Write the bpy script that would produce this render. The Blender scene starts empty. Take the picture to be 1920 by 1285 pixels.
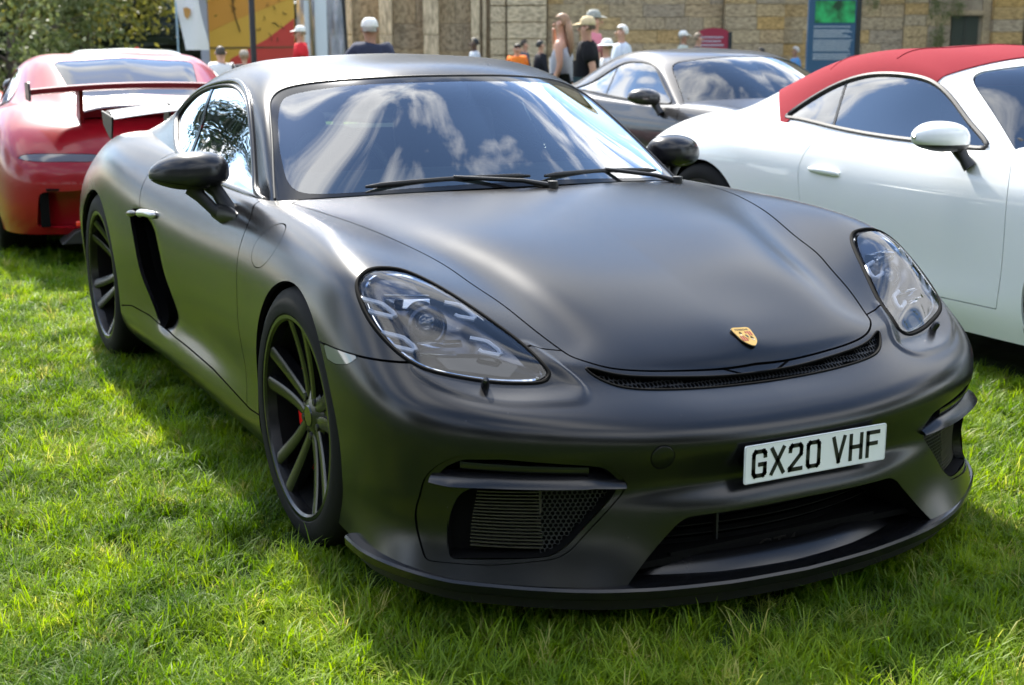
import bpy, bmesh, math, random
import numpy as np
from mathutils import Vector, Matrix
rng = random.Random(7)
nrg = np.random.default_rng(7)
SC = bpy.context.scene
COL = SC.collection
R = math.radians

# ---------------------------------------------------------------- camera
CAM_POS = (3.17812, -1.92227, 1.26387)
CAM_R = ((0.46501416, 0.88530316, 0.00037654), (0.19122268, -0.10002629, -0.97643670), (-0.86440483, 0.45412890, -0.21580369))
cam_data = bpy.data.cameras.new('camera')
cam = bpy.data.objects.new('camera', cam_data)
COL.objects.link(cam)
cam_data.sensor_width = 36.0
cam_data.lens = 36.0 * 2483.18 / 1920.0
cam_data.clip_start = 0.05
cam_data.clip_end = 600.0
_r, _d, _f = (Vector(v) for v in CAM_R)
cam.matrix_world = Matrix(((_r.x, -_d.x, -_f.x, CAM_POS[0]), (_r.y, -_d.y, -_f.y, CAM_POS[1]), (_r.z, -_d.z, -_f.z, CAM_POS[2]), (0, 0, 0, 1)))
cam_data.dof.use_dof = True
cam_data.dof.focus_distance = 3.35
cam_data.dof.aperture_fstop = 5.6
SC.camera = cam

# ---------------------------------------------------------------- sky, sun, exposure
SUN_AZ, SUN_EL = R(172), R(46)          # azimuth of the sun in the scene's own frame, from +x towards +y
world = bpy.data.worlds.new('World')
SC.world = world
world.use_nodes = True
wn, wl = world.node_tree.nodes, world.node_tree.links
wn.clear()
w_out = wn.new('ShaderNodeOutputWorld')
w_bg = wn.new('ShaderNodeBackground')
w_sky = wn.new('ShaderNodeTexSky')
w_sky.sky_type = 'NISHITA'
w_sky.sun_disc = False
w_sky.sun_elevation = SUN_EL
w_sky.sun_rotation = R(90) - SUN_AZ
w_sky.air_density = 1.0
w_sky.dust_density = 0.2
w_sky.ozone_density = 3.0
w_bg.inputs['Strength'].default_value = 0.15
# broken cumulus over the whole sky, the same everywhere
w_tc = wn.new('ShaderNodeTexCoord')
w_sep = wn.new('ShaderNodeSeparateXYZ')
w_add = wn.new('ShaderNodeMath'); w_add.operation = 'ADD'; w_add.inputs[1].default_value = 0.18
w_max = wn.new('ShaderNodeMath'); w_max.operation = 'MAXIMUM'; w_max.inputs[1].default_value = 0.05
w_dx = wn.new('ShaderNodeMath'); w_dx.operation = 'DIVIDE'
w_dy = wn.new('ShaderNodeMath'); w_dy.operation = 'DIVIDE'
w_cmb = wn.new('ShaderNodeCombineXYZ')
w_n1 = wn.new('ShaderNodeTexNoise'); w_n1.inputs['Scale'].default_value = 2.6; w_n1.inputs['Detail'].default_value = 9.0
w_n1.inputs['Roughness'].default_value = 0.56; w_n1.inputs['Distortion'].default_value = 0.35
w_r1 = wn.new('ShaderNodeValToRGB')
w_r1.color_ramp.elements[0].position = 0.462; w_r1.color_ramp.elements[1].position = 0.56
w_n2 = wn.new('ShaderNodeTexNoise'); w_n2.inputs['Scale'].default_value = 3.1; w_n2.inputs['Detail'].default_value = 6.0
w_r2 = wn.new('ShaderNodeValToRGB')
w_r2.color_ramp.elements[0].position = 0.30; w_r2.color_ramp.elements[0].color = (5.5, 5.8, 6.3, 1)
w_r2.color_ramp.elements[1].position = 0.72; w_r2.color_ramp.elements[1].color = (10.5, 10.5, 10.5, 1)
w_mix = wn.new('ShaderNodeMixRGB')
wl.new(w_tc.outputs['Generated'], w_sep.inputs[0])
wl.new(w_sep.outputs['Z'], w_max.inputs[0]); wl.new(w_max.outputs[0], w_add.inputs[0])
wl.new(w_sep.outputs['X'], w_dx.inputs[0]); wl.new(w_add.outputs[0], w_dx.inputs[1])
wl.new(w_sep.outputs['Y'], w_dy.inputs[0]); wl.new(w_add.outputs[0], w_dy.inputs[1])
wl.new(w_dx.outputs[0], w_cmb.inputs['X']); wl.new(w_dy.outputs[0], w_cmb.inputs['Y'])
w_cmb.inputs['Z'].default_value = 4.1
wl.new(w_cmb.outputs[0], w_n1.inputs['Vector']); wl.new(w_cmb.outputs[0], w_n2.inputs['Vector'])
wl.new(w_n1.outputs['Fac'], w_r1.inputs[0]); wl.new(w_n2.outputs['Fac'], w_r2.inputs[0])
wl.new(w_r1.outputs['Color'], w_mix.inputs['Fac'])
wl.new(w_sky.outputs['Color'], w_mix.inputs['Color1']); wl.new(w_r2.outputs['Color'], w_mix.inputs['Color2'])
wl.new(w_mix.outputs['Color'], w_bg.inputs['Color'])
wl.new(w_bg.outputs[0], w_out.inputs['Surface'])

sun_data = bpy.data.lights.new('sun', 'SUN')
sun_data.energy = 5.0
sun_data.angle = R(2.0)
sun_data.color = (1.0, 0.95, 0.86)
sun = bpy.data.objects.new('sun', sun_data)
COL.objects.link(sun)
_sd = Vector((math.cos(SUN_EL) * math.cos(SUN_AZ), math.cos(SUN_EL) * math.sin(SUN_AZ), math.sin(SUN_EL)))
sun.rotation_euler = _sd.to_track_quat('Z', 'Y').to_euler()
sun.location = _sd * 60

SC.view_settings.view_transform = 'Standard'
SC.view_settings.look = 'None'
SC.view_settings.exposure = 1.38
SC.view_settings.gamma = 1.0
SC.view_settings.use_curve_mapping = False
SC.render.engine = 'CYCLES'
SC.cycles.use_denoising = True
SC.cycles.max_bounces = 6
SC.cycles.diffuse_bounces = 3
SC.cycles.glossy_bounces = 4
SC.cycles.transmission_bounces = 4
SC.cycles.transparent_max_bounces = 8
SC.cycles.use_adaptive_sampling = True
SC.cycles.adaptive_threshold = 0.02
SC.cycles.caustics_reflective = False
SC.cycles.caustics_refractive = False
# ================================================================ helpers
MATS = {}
def mat(name, color=(.5, .5, .5), rough=.5, metal=0.0, spec=.5, coat=0.0, coat_rough=.03, emit=None, alpha=None, trans=0.0, ior=1.45, sheen=0.0):
    if name in MATS: return MATS[name]
    m = bpy.data.materials.new(name); m.use_nodes = True
    b = m.node_tree.nodes['Principled BSDF']
    b.inputs['Base Color'].default_value = (*color, 1)
    b.inputs['Roughness'].default_value = rough
    b.inputs['Metallic'].default_value = metal
    b.inputs['Specular IOR Level'].default_value = spec
    b.inputs['Coat Weight'].default_value = coat
    b.inputs['Coat Roughness'].default_value = coat_rough
    b.inputs['IOR'].default_value = ior
    b.inputs['Transmission Weight'].default_value = trans
    b.inputs['Sheen Weight'].default_value = sheen
    MATS[name] = m
    return m
def nodes_of(m): return m.node_tree.nodes, m.node_tree.links, m.node_tree.nodes['Principled BSDF']
def noise_color(m, scale, c1, c2, p1=.35, p2=.65, detail=4.0, coord='Object', stretch=None, mixto='Base Color'):
    n, l, b = nodes_of(m)
    tc = n.new('ShaderNodeTexCoord'); no = n.new('ShaderNodeTexNoise'); ra = n.new('ShaderNodeValToRGB')
    no.inputs['Scale'].default_value = scale; no.inputs['Detail'].default_value = detail
    ra.color_ramp.elements[0].position = p1; ra.color_ramp.elements[0].color = (*c1, 1)
    ra.color_ramp.elements[1].position = p2; ra.color_ramp.elements[1].color = (*c2, 1)
    src = tc.outputs[coord]
    if stretch:
        mp = n.new('ShaderNodeMapping'); mp.inputs['Scale'].default_value = stretch
        l.new(src, mp.inputs['Vector']); src = mp.outputs[0]
    l.new(src, no.inputs['Vector']); l.new(no.outputs['Fac'], ra.inputs[0]); l.new(ra.outputs[0], b.inputs[mixto])
    return ra
def noise_bump(m, scale, strength=.2, dist=.01, detail=4.0, coord='Object'):
    n, l, b = nodes_of(m)
    tc = n.new('ShaderNodeTexCoord'); no = n.new('ShaderNodeTexNoise'); bu = n.new('ShaderNodeBump')
    no.inputs['Scale'].default_value = scale; no.inputs['Detail'].default_value = detail
    bu.inputs['Strength'].default_value = strength; bu.inputs['Distance'].default_value = dist
    l.new(tc.outputs[coord], no.inputs['Vector']); l.new(no.outputs['Fac'], bu.inputs['Height']); l.new(bu.outputs[0], b.inputs['Normal'])
def noise_rough(m, scale, lo, hi, detail=5.0, coord='Object'):
    n, l, b = nodes_of(m)
    tc = n.new('ShaderNodeTexCoord'); no = n.new('ShaderNodeTexNoise'); mr = n.new('ShaderNodeMapRange')
    no.inputs['Scale'].default_value = scale; no.inputs['Detail'].default_value = detail
    mr.inputs['From Min'].default_value = .3; mr.inputs['From Max'].default_value = .7
    mr.inputs['To Min'].default_value = lo; mr.inputs['To Max'].default_value = hi
    l.new(tc.outputs[coord], no.inputs['Vector']); l.new(no.outputs['Fac'], mr.inputs['Value']); l.new(mr.outputs[0], b.inputs['Roughness'])

def tag(o, label=None, cat=None, group=None, kind=None):
    if label: o['label'] = label
    if cat: o['category'] = cat
    if group: o['group'] = group
    if kind: o['kind'] = kind
    return o
def empty(name, loc=(0, 0, 0), rz=0.0, label=None, cat=None, group=None, parent=None):
    o = bpy.data.objects.new(name, None); COL.objects.link(o)
    o.location = loc; o.rotation_euler = (0, 0, rz); o.empty_display_size = .1
    o.parent = parent
    return tag(o, label, cat, group)
def obj_from(name, V, F, m, parent=None, smooth=True, normals=None, loc=None, auto=None):
    me = bpy.data.meshes.new(name)
    V = np.asarray(V, float)
    if isinstance(F, np.ndarray) and F.ndim == 2:
        nf, k = F.shape
        me.vertices.add(len(V)); me.vertices.foreach_set('co', V.astype(np.float32).ravel())
        me.loops.add(nf * k); me.loops.foreach_set('vertex_index', F.astype(np.int32).ravel())
        me.polygons.add(nf); me.polygons.foreach_set('loop_start', np.arange(0, nf * k, k, dtype=np.int32))
        me.polygons.foreach_set('loop_total', np.full(nf, k, dtype=np.int32))
        me.update(calc_edges=True)
    else:
        me.from_pydata([tuple(v) for v in V], [], [tuple(int(i) for i in f) for f in F]); me.update()
    me.validate()
    if m is not None:
        for mm in (m if isinstance(m, (list, tuple)) else [m]): me.materials.append(mm)
    me.polygons.foreach_set('use_smooth', np.full(len(me.polygons), bool(smooth)))
    if auto is not None:
        me.set_sharp_from_angle(angle=R(auto))
    if normals is not None and len(me.vertices) == len(normals):
        me.normals_split_custom_set_from_vertices([tuple(v) for v in normals])
    o = bpy.data.objects.new(name, me); COL.objects.link(o); o.parent = parent
    if loc is not None: o.location = loc
    return o
class MB:
    'collects shapes into one mesh'
    def __init__(s): s.V = []; s.F = []; s.M = []
    def add(s, V, F, mi=0):
        b = len(s.V); s.V += [tuple(map(float, v)) for v in V]; s.F += [tuple(int(i) + b for i in f) for f in F]; s.M += [mi] * len(F); return s
    def box(s, c, d, rz=0.0, mi=0, taper=1.0):
        c = np.array(c, float); d = np.array(d, float) / 2
        P = []
        for z in (-1, 1):
            k = taper if z > 0 else 1.0
            for x, y in ((-1, -1), (1, -1), (1, 1), (-1, 1)):
                X, Y = x * d[0] * k, y * d[1] * k
                P.append((c[0] + X * math.cos(rz) - Y * math.sin(rz), c[1] + X * math.sin(rz) + Y * math.cos(rz), c[2] + z * d[2]))
        return s.add(P, [(0, 3, 2, 1), (4, 5, 6, 7), (0, 1, 5, 4), (1, 2, 6, 5), (2, 3, 7, 6), (3, 0, 4, 7)], mi)
    def tube(s, pts, r, n=8, cap=True, mi=0, squash=None):
        P = [Vector(p) for p in pts]; rr = r if hasattr(r, '__len__') else [r] * len(P)
        up = Vector((0, 0, 1)); V = []; prev = None
        for i, p in enumerate(P):
            t = (P[min(i + 1, len(P) - 1)] - P[max(i - 1, 0)]).normalized()
            a = prev if prev is not None else (up if abs(t.z) < .9 else Vector((1, 0, 0)))
            a = (a - t * a.dot(t)).normalized(); b = t.cross(a); prev = a
            for k in range(n):
                q = 2 * math.pi * k / n
                V.append(p + a * math.cos(q) * rr[i] * (squash or 1) + b * math.sin(q) * rr[i])
        F = [(i * n + k, i * n + (k + 1) % n, (i + 1) * n + (k + 1) % n, (i + 1) * n + k) for i in range(len(P) - 1) for k in range(n)]
        if cap: F += [tuple(range(n))[::-1], tuple((len(P) - 1) * n + k for k in range(n))]
        return s.add(V, F, mi)
    def lathe(s, prof, n=48, axis='y', c=(0, 0, 0), mi=0, close=False):
        V = []; m = len(prof)
        for k in range(n):
            a = 2 * math.pi * k / n
            for r_, h in prof:
                if axis == 'y': V.append((c[0] + r_ * math.cos(a), c[1] + h, c[2] + r_ * math.sin(a)))
                elif axis == 'z': V.append((c[0] + r_ * math.cos(a), c[1] + r_ * math.sin(a), c[2] + h))
                else: V.append((c[0] + h, c[1] + r_ * math.cos(a), c[2] + r_ * math.sin(a)))
        F = []
        for k in range(n):
            for j in range(m - (0 if close else 1)):
                a, b = k * m + j, ((k + 1) % n) * m + j; a2, b2 = k * m + (j + 1) % m, ((k + 1) % n) * m + (j + 1) % m
                F.append((a, b, b2, a2))
        return s.add(V, F, mi)
    def prism(s, poly, h0, h1, plane='xz', mi=0):
        'extrude a 2D outline: xz -> along y, yz -> along x, xy -> along z'
        n = len(poly)
        def at(p, h): return {'xz': (p[0], h, p[1]), 'yz': (h, p[0], p[1]), 'xy': (p[0], p[1], h)}[plane]
        V = [at(p, h0) for p in poly] + [at(p, h1) for p in poly]
        F = [tuple(range(n)), tuple(range(2 * n - 1, n - 1, -1))] + [(i, i + n, (i + 1) % n + n, (i + 1) % n) for i in range(n)]
        return s.add(V, F, mi)
    def build(s, name, m, parent=None, smooth=False, auto=None, bevel=None, seg=2, fix=True):
        me = bpy.data.meshes.new(name); me.from_pydata(s.V, [], s.F); me.update()
        if fix or bevel:
            bm = bmesh.new(); bm.from_mesh(me)
            if bevel:
                bmesh.ops.remove_doubles(bm, verts=bm.verts, dist=1e-6)
                es = [e for e in bm.edges if len(e.link_faces) == 2 and e.calc_face_angle(0) > .5]
                bmesh.ops.bevel(bm, geom=es, offset=bevel, segments=seg, affect='EDGES', profile=.6, clamp_overlap=True)
            bmesh.ops.recalc_face_normals(bm, faces=bm.faces)
            bm.to_mesh(me); bm.free()
        ms = m if isinstance(m, (list, tuple)) else [m]
        for mm in ms: me.materials.append(mm)
        if len(ms) > 1 and len(s.M) == len(me.polygons): me.polygons.foreach_set('material_index', s.M)
        me.polygons.foreach_set('use_smooth', np.full(len(me.polygons), bool(smooth)))
        if auto is not None: me.set_sharp_from_angle(angle=R(auto))
        o = bpy.data.objects.new(name, me); COL.objects.link(o); o.parent = parent
        return o

# ---- splines and surfaces
def nat_spline(t, P, q):
    'natural cubic spline through P at t, sampled at q'
    t = np.asarray(t, float); P = np.asarray(P, float); n = len(t)
    h = np.diff(t); A = np.zeros((n, n)); B = np.zeros((n,) + P.shape[1:])
    A[0, 0] = A[-1, -1] = 1
    for i in range(1, n - 1):
        A[i, i - 1] = h[i - 1]; A[i, i] = 2 * (h[i - 1] + h[i]); A[i, i + 1] = h[i]
        B[i] = 6 * ((P[i + 1] - P[i]) / h[i] - (P[i] - P[i - 1]) / h[i - 1])
    M = np.linalg.solve(A, B.reshape(n, -1)).reshape(B.shape)
    q = np.asarray(q, float); i = np.clip(np.searchsorted(t, q) - 1, 0, n - 2)
    sh = (-1,) + (1,) * (P.ndim - 1)
    a = ((t[i + 1] - q) / h[i]).reshape(sh); b = ((q - t[i]) / h[i]).reshape(sh); hh = (h[i] ** 2 / 6).reshape(sh)
    return a * P[i] + b * P[i + 1] + ((a ** 3 - a) * M[i] + (b ** 3 - b) * M[i + 1]) * hh
def curve(pts, n=60, closed=False):
    'smooth curve through points (chord-length natural spline)'
    P = np.asarray(pts, float)
    if closed:
        k = min(4, len(P) - 1); m = len(P)
        Q = np.concatenate([P[-k:], P, P[:k + 1]])
        t = np.r_[0, np.cumsum(np.linalg.norm(np.diff(Q, axis=0), axis=1) ** .5)]
        return nat_spline(t, Q, np.linspace(t[k], t[k + m], n, endpoint=False))
    t = np.r_[0, np.cumsum(np.linalg.norm(np.diff(P, axis=0), axis=1) ** .5)]
    return nat_spline(t, P, np.linspace(0, t[-1], n))
def round_poly(pts, rad, seg=6):
    'polygon with rounded corners; rad a number or one per corner'
    P = np.asarray(pts, float); n = len(P); out = []
    for i in range(n):
        r_ = rad[i] if hasattr(rad, '__len__') else rad
        a, b, c = P[i - 1], P[i], P[(i + 1) % n]
        d1 = (a - b); d2 = (c - b); l1, l2 = np.linalg.norm(d1), np.linalg.norm(d2)
        k = min(r_, .48 * l1, .48 * l2)
        p, q = b + d1 / l1 * k, b + d2 / l2 * k
        for s in np.linspace(0, 1, seg + 1):
            out.append((1 - s) ** 2 * p + 2 * s * (1 - s) * b + s * s * q)
    return np.array(out)
def poly_sd(pts, poly):
    'signed distance to a closed polygon, negative inside'
    P0 = np.asarray(pts, float); A = np.asarray(poly, float); B = np.roll(A, -1, axis=0)
    lo, hi = A.min(0), A.max(0)                       # far from the outline a bound on the distance will do
    far = np.maximum(np.maximum(lo - P0, P0 - hi).max(1), 0)
    near = far < .06
    if not near.all():
        out = far.copy()
        if near.any(): out[near] = poly_sd(P0[near], A)
        return out
    P = P0
    d2 = np.full(len(P), 1e9); ins = np.zeros(len(P), bool)
    for a, b in zip(A, B):
        e = b - a; w = P - a
        tt = np.clip((w @ e) / (e @ e + 1e-18), 0, 1)
        dd = w - tt[:, None] * e
        d2 = np.minimum(d2, (dd ** 2).sum(1))
        c = ((a[1] <= P[:, 1]) & (b[1] > P[:, 1])) | ((b[1] <= P[:, 1]) & (a[1] > P[:, 1]))
        with np.errstate(divide='ignore', invalid='ignore'):
            xi = a[0] + (P[:, 1] - a[1]) / (b[1] - a[1] if b[1] != a[1] else 1e-18) * e[0]
        ins ^= c & (P[:, 0] < xi)
    d = np.sqrt(d2)
    return np.where(ins, -d, d)
def line_sd(pts, line):
    'signed distance to an open polyline, sign by side (left of the direction of travel is positive)'
    P = np.asarray(pts, float); A = np.asarray(line, float)
    A = np.vstack([A[0] + (A[0] - A[1]) * 50, A, A[-1] + (A[-1] - A[-2]) * 50])
    d2 = np.full(len(P), 1e9); sg = np.ones(len(P))
    for a, b in zip(A[:-1], A[1:]):
        e = b - a; w = P - a
        tt = np.clip((w @ e) / (e @ e + 1e-18), 0, 1)
        dd = w - tt[:, None] * e; q = (dd ** 2).sum(1)
        m = q < d2 - 1e-15
        cr = e[0] * w[:, 1] - e[1] * w[:, 0]
        d2 = np.where(m, q, d2); sg = np.where(m, np.sign(cr), sg)
    return np.sqrt(d2) * np.where(sg == 0, 1, sg)
class Srf:
    'triangle mesh with normals that can be cut along the zero line of a field'
    def __init__(s, V, F, N=None):
        s.V = np.asarray(V, float); s.F = np.asarray(F, int)
        s.N = N if N is not None else s.calc_n()
    def calc_n(s):
        V, F = s.V, s.F
        fn = np.cross(V[F[:, 1]] - V[F[:, 0]], V[F[:, 2]] - V[F[:, 0]])
        N = np.zeros_like(V)
        for k in range(3): np.add.at(N, F[:, k], fn)
        return N / (np.linalg.norm(N, axis=1, keepdims=True) + 1e-12)
    def compact(s):
        u, inv = np.unique(s.F, return_inverse=True)
        return Srf(s.V[u], inv.reshape(-1, 3), s.N[u])
    def cut(s, f):
        'returns (part with f<0, part with f>0)'
        f = np.where(np.abs(f) < 1e-7, 1e-7, np.asarray(f, float))
        F = s.F; sg = f[F] > 0; k = sg.sum(1)
        neg = [F[k == 0]]; posi = [F[k == 3]]
        mixed = F[(k == 1) | (k == 2)]
        V, N = s.V, s.N
        if len(mixed):
            E = np.sort(np.concatenate([mixed[:, [0, 1]], mixed[:, [1, 2]], mixed[:, [2, 0]]]), axis=1)
            E = np.unique(E, axis=0); E = E[(f[E[:, 0]] > 0) != (f[E[:, 1]] > 0)]
            t = f[E[:, 0]] / (f[E[:, 0]] - f[E[:, 1]])
            t = np.clip(t, .002, .998)[:, None]
            nv = V[E[:, 0]] * (1 - t) + V[E[:, 1]] * t
            nn = N[E[:, 0]] * (1 - t) + N[E[:, 1]] * t; nn /= np.linalg.norm(nn, axis=1, keepdims=True) + 1e-12
            base = len(V); idx = {(int(a), int(b)): base + i for i, (a, b) in enumerate(E)}
            V = np.vstack([V, nv]); N = np.vstack([N, nn])
            ln, lp = [], []
            for tri in mixed:
                p = f[tri] > 0
                one = p.sum() == 1
                i = int(np.where(p == one)[0][0])
                a, b, c = int(tri[i]), int(tri[(i + 1) % 3]), int(tri[(i + 2) % 3])
                ab = idx[(min(a, b), max(a, b))]; ac = idx[(min(a, c), max(a, c))]
                (lp if one else ln).append((a, ab, ac))
                (ln if one else lp).extend([(ab, b, c), (ab, c, ac)])
            if ln: neg.append(np.array(ln))
            if lp: posi.append(np.array(lp))
        a = Srf(V, np.concatenate(neg), N); b = Srf(V, np.concatenate(posi), N)
        return a.compact(), b.compact()
    def inside(s, f): return s.cut(f)[0]
    def outside(s, f): return s.cut(f)[1]
    def offset(s, d):
        d = np.asarray(d)
        return Srf(s.V + s.N * (d[:, None] if d.ndim else d), s.F, s.N)
    def mirror(s):
        return Srf(s.V * [1, -1, 1], s.F[:, ::-1], s.N * [1, -1, 1])
    def join(s, o):
        return Srf(np.vstack([s.V, o.V]), np.vstack([s.F, o.F + len(s.V)]), np.vstack([s.N, o.N]))
    def both(s):
        'whole from the right half, welded along the centre line'
        m = s.mirror(); n = len(s.V); mp = np.arange(n) + n; c = np.abs(s.V[:, 1]) < 1e-6
        mp[c] = np.where(c)[0]
        N = s.N.copy(); N[c, 1] = 0; N /= np.linalg.norm(N, axis=1, keepdims=True) + 1e-12
        return Srf(np.vstack([s.V, m.V]), np.vstack([s.F, mp[m.F]]), np.vstack([N, m.N])).compact()
    def boundary(s):
        F = s.F; E = np.concatenate([F[:, [0, 1]], F[:, [1, 2]], F[:, [2, 0]]])
        key = np.sort(E, axis=1); k = key[:, 0].astype(np.int64) * (len(s.V) + 1) + key[:, 1]
        u, inv, cnt = np.unique(k, return_inverse=True, return_counts=True)
        return E[cnt[inv] == 1]
    def thick(s, d, direction=None, test=None):
        'turn the open edge inwards by d (a real edge, not a paper sheet)'
        E = s.boundary()
        if test is not None: E = E[test(s.V[E].mean(1))]
        if not len(E): return s
        u = np.unique(E); mp = {int(a): len(s.V) + i for i, a in enumerate(u)}; mp2 = {int(a): len(s.V) + len(u) + i for i, a in enumerate(u)}
        dv = -s.N[u] if direction is None else np.broadcast_to(np.asarray(direction, float), (len(u), 3))
        # average outward-facing side normals for the flange
        en = np.zeros((len(u), 3)); pos_ = {int(a): i for i, a in enumerate(u)}
        ed = s.V[E[:, 1]] - s.V[E[:, 0]]
        sn = np.cross(ed, s.N[E[:, 0]])
        for (a, b), nn in zip(E, sn): en[pos_[int(a)]] += nn; en[pos_[int(b)]] += nn
        en /= np.linalg.norm(en, axis=1, keepdims=True) + 1e-12
        V = np.vstack([s.V, s.V[u], s.V[u] + dv * d]); N = np.vstack([s.N, en, en])
        q = []
        for a, b in E:
            a, b = int(a), int(b)
            q += [(mp[b], mp[a], mp2[a]), (mp[b], mp2[a], mp2[b])]
        return Srf(V, np.vstack([s.F, np.array(q)]), N)
    def obj(s, name, m, parent=None):
        return obj_from(name, s.V, s.F, m, parent, True, s.N)
def grid_tris(nr, nc, flip=False):
    i, j = np.meshgrid(np.arange(nr - 1), np.arange(nc - 1), indexing='ij')
    a = (i * nc + j).ravel(); b = a + 1; c = a + nc + 1; d = a + nc
    F = np.concatenate([np.c_[a, b, c], np.c_[a, c, d]])
    return F if flip else F[:, ::-1]
def net_surface(net, nr, nc, tr=None, tc=None, flip=False, qr=None, qc=None):
    'smooth surface through a net of points: net[row][col]'
    net = np.asarray(net, float)
    tr = np.arange(net.shape[0]) if tr is None else np.asarray(tr, float)
    tc = np.arange(net.shape[1]) if tc is None else np.asarray(tc, float)
    qc = np.linspace(tc[0], tc[-1], nc) if qc is None else qc
    qr = np.linspace(tr[0], tr[-1], nr) if qr is None else qr
    A = nat_spline(tc, net.transpose(1, 0, 2), qc)          # (nc, rows, 3)
    B = nat_spline(tr, A.transpose(1, 0, 2), qr)            # (nr, nc, 3)
    return B
# ================================================================ the black sports car: skin
# net rows run from the front centre round the corner and back along the flank to the tail centre; (x forward, w half width, z up)
NET = [
 # bottom edge
 [(.915,0,.125),(.910,.22,.125),(.905,.455,.127),(.806,.668,.133),(.628,.846,.138),(.395,.884,.143),(0,.865,.15),(-.37,.850,.15),(-.75,.842,.15),(-1.2,.838,.15),(-1.65,.842,.155),(-2.1,.860,.16),(-2.484,.870,.20),(-2.85,.860,.22),(-3.20,.76,.24),(-3.42,.45,.25),(-3.47,0,.25)],
 [(.928,0,.215),(.922,.22,.215),(.878,.45,.218),(.780,.655,.222),(.615,.822,.228),(.38,.880,.225),(0,.885,.22),(-.37,.876,.205),(-.75,.872,.200),(-1.2,.870,.200),(-1.65,.873,.205),(-2.1,.886,.22),(-2.484,.893,.26),(-2.85,.883,.29),(-3.22,.78,.33),(-3.45,.46,.35),(-3.51,0,.35)],
 # band over the lower opening, ledge over the sill
 [(.927,0,.282),(.921,.22,.283),(.868,.45,.290),(.772,.660,.292),(.615,.829,.290),(.385,.886,.288),(0,.893,.29),(-.37,.877,.272),(-.75,.868,.266),(-1.2,.866,.266),(-1.65,.870,.272),(-2.1,.894,.29),(-2.484,.900,.33),(-2.85,.891,.36),(-3.22,.787,.40),(-3.45,.46,.42),(-3.51,0,.42)],
 [(.906,0,.326),(.900,.22,.328),(.862,.45,.338),(.768,.667,.345),(.614,.835,.348),(.385,.890,.350),(0,.898,.37),(-.37,.874,.350),(-.75,.851,.335),(-1.2,.843,.335),(-1.65,.862,.345),(-2.1,.898,.38),(-2.484,.905,.42),(-2.85,.897,.45),(-3.22,.79,.48),(-3.45,.46,.50),(-3.51,0,.50)],
 # crest of the front apron, belly of the doors
 [(.927,0,.408),(.920,.21,.413),(.873,.46,.434),(.774,.68,.448),(.606,.845,.456),(.37,.898,.46),(0,.902,.50),(-.37,.880,.47),(-.75,.864,.46),(-1.2,.862,.46),(-1.65,.880,.465),(-2.1,.903,.50),(-2.484,.910,.55),(-2.85,.900,.55),(-3.2,.79,.57),(-3.42,.46,.58),(-3.48,0,.58)],
 [(.884,0,.472),(.876,.20,.476),(.818,.46,.497),(.722,.68,.512),(.560,.838,.545),(.345,.893,.58),(0,.893,.64),(-.37,.878,.60),(-.75,.868,.585),(-1.2,.868,.59),(-1.65,.882,.61),(-2.1,.900,.66),(-2.484,.900,.70),(-2.83,.880,.70),(-3.12,.77,.70),(-3.34,.45,.70),(-3.4,0,.70)],
 [(.808,0,.505),(.802,.20,.509),(.735,.46,.535),(.655,.655,.542),(.500,.792,.625),(.315,.858,.69),(0,.858,.735),(-.37,.855,.715),(-.75,.850,.70),(-1.2,.848,.71),(-1.65,.862,.74),(-2.1,.875,.80),(-2.484,.862,.83),(-2.8,.820,.82),(-3.04,.72,.80),(-3.24,.43,.80),(-3.3,0,.80)],
 [(.772,0,.527),(.766,.20,.531),(.700,.44,.563),(.600,.600,.600),(.430,.715,.695),(.275,.770,.758),(0,.775,.802),(-.37,.785,.806),(-.75,.797,.792),(-1.2,.797,.800),(-1.65,.803,.835),(-2.1,.805,.885),(-2.484,.785,.908),(-2.78,.740,.89),(-2.98,.65,.86),(-3.14,.40,.86),(-3.2,0,.86)],
 [(.757,0,.541),(.741,.20,.549),(.692,.405,.572),(.618,.456,.599),(.480,.497,.657),(.30,.541,.718),(0,.615,.787),(-.37,.688,.824),(-.75,.742,.829),(-1.2,.745,.848),(-1.65,.730,.885),(-2.1,.710,.918),(-2.484,.670,.930),(-2.76,.620,.912),(-2.95,.53,.885),(-3.08,.33,.885),(-3.12,0,.885)],
 [(.737,0,.564),(.722,.15,.570),(.662,.29,.597),(.570,.330,.637),(.430,.360,.690),(.25,.395,.742),(0,.440,.795),(-.33,.480,.836),(-.62,.500,.848),(-1.2,.5,.86),(-1.65,.5,.89),(-2.1,.48,.92),(-2.484,.45,.935),(-2.74,.40,.92),(-2.9,.34,.90),(-3.0,.2,.90),(-3.03,0,.90)],
 [(.703,0,.592),(.662,0,.610),(.590,0,.638),(.490,0,.672),(.360,0,.712),(.20,0,.752),(-.02,0,.796),(-.30,0,.838),(-.58,0,.858),(-1.2,0,.87),(-1.65,0,.90),(-2.1,0,.925),(-2.484,0,.94),(-2.7,0,.93),(-2.82,0,.91),(-2.88,0,.91),(-2.9,0,.91)],
]
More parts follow.
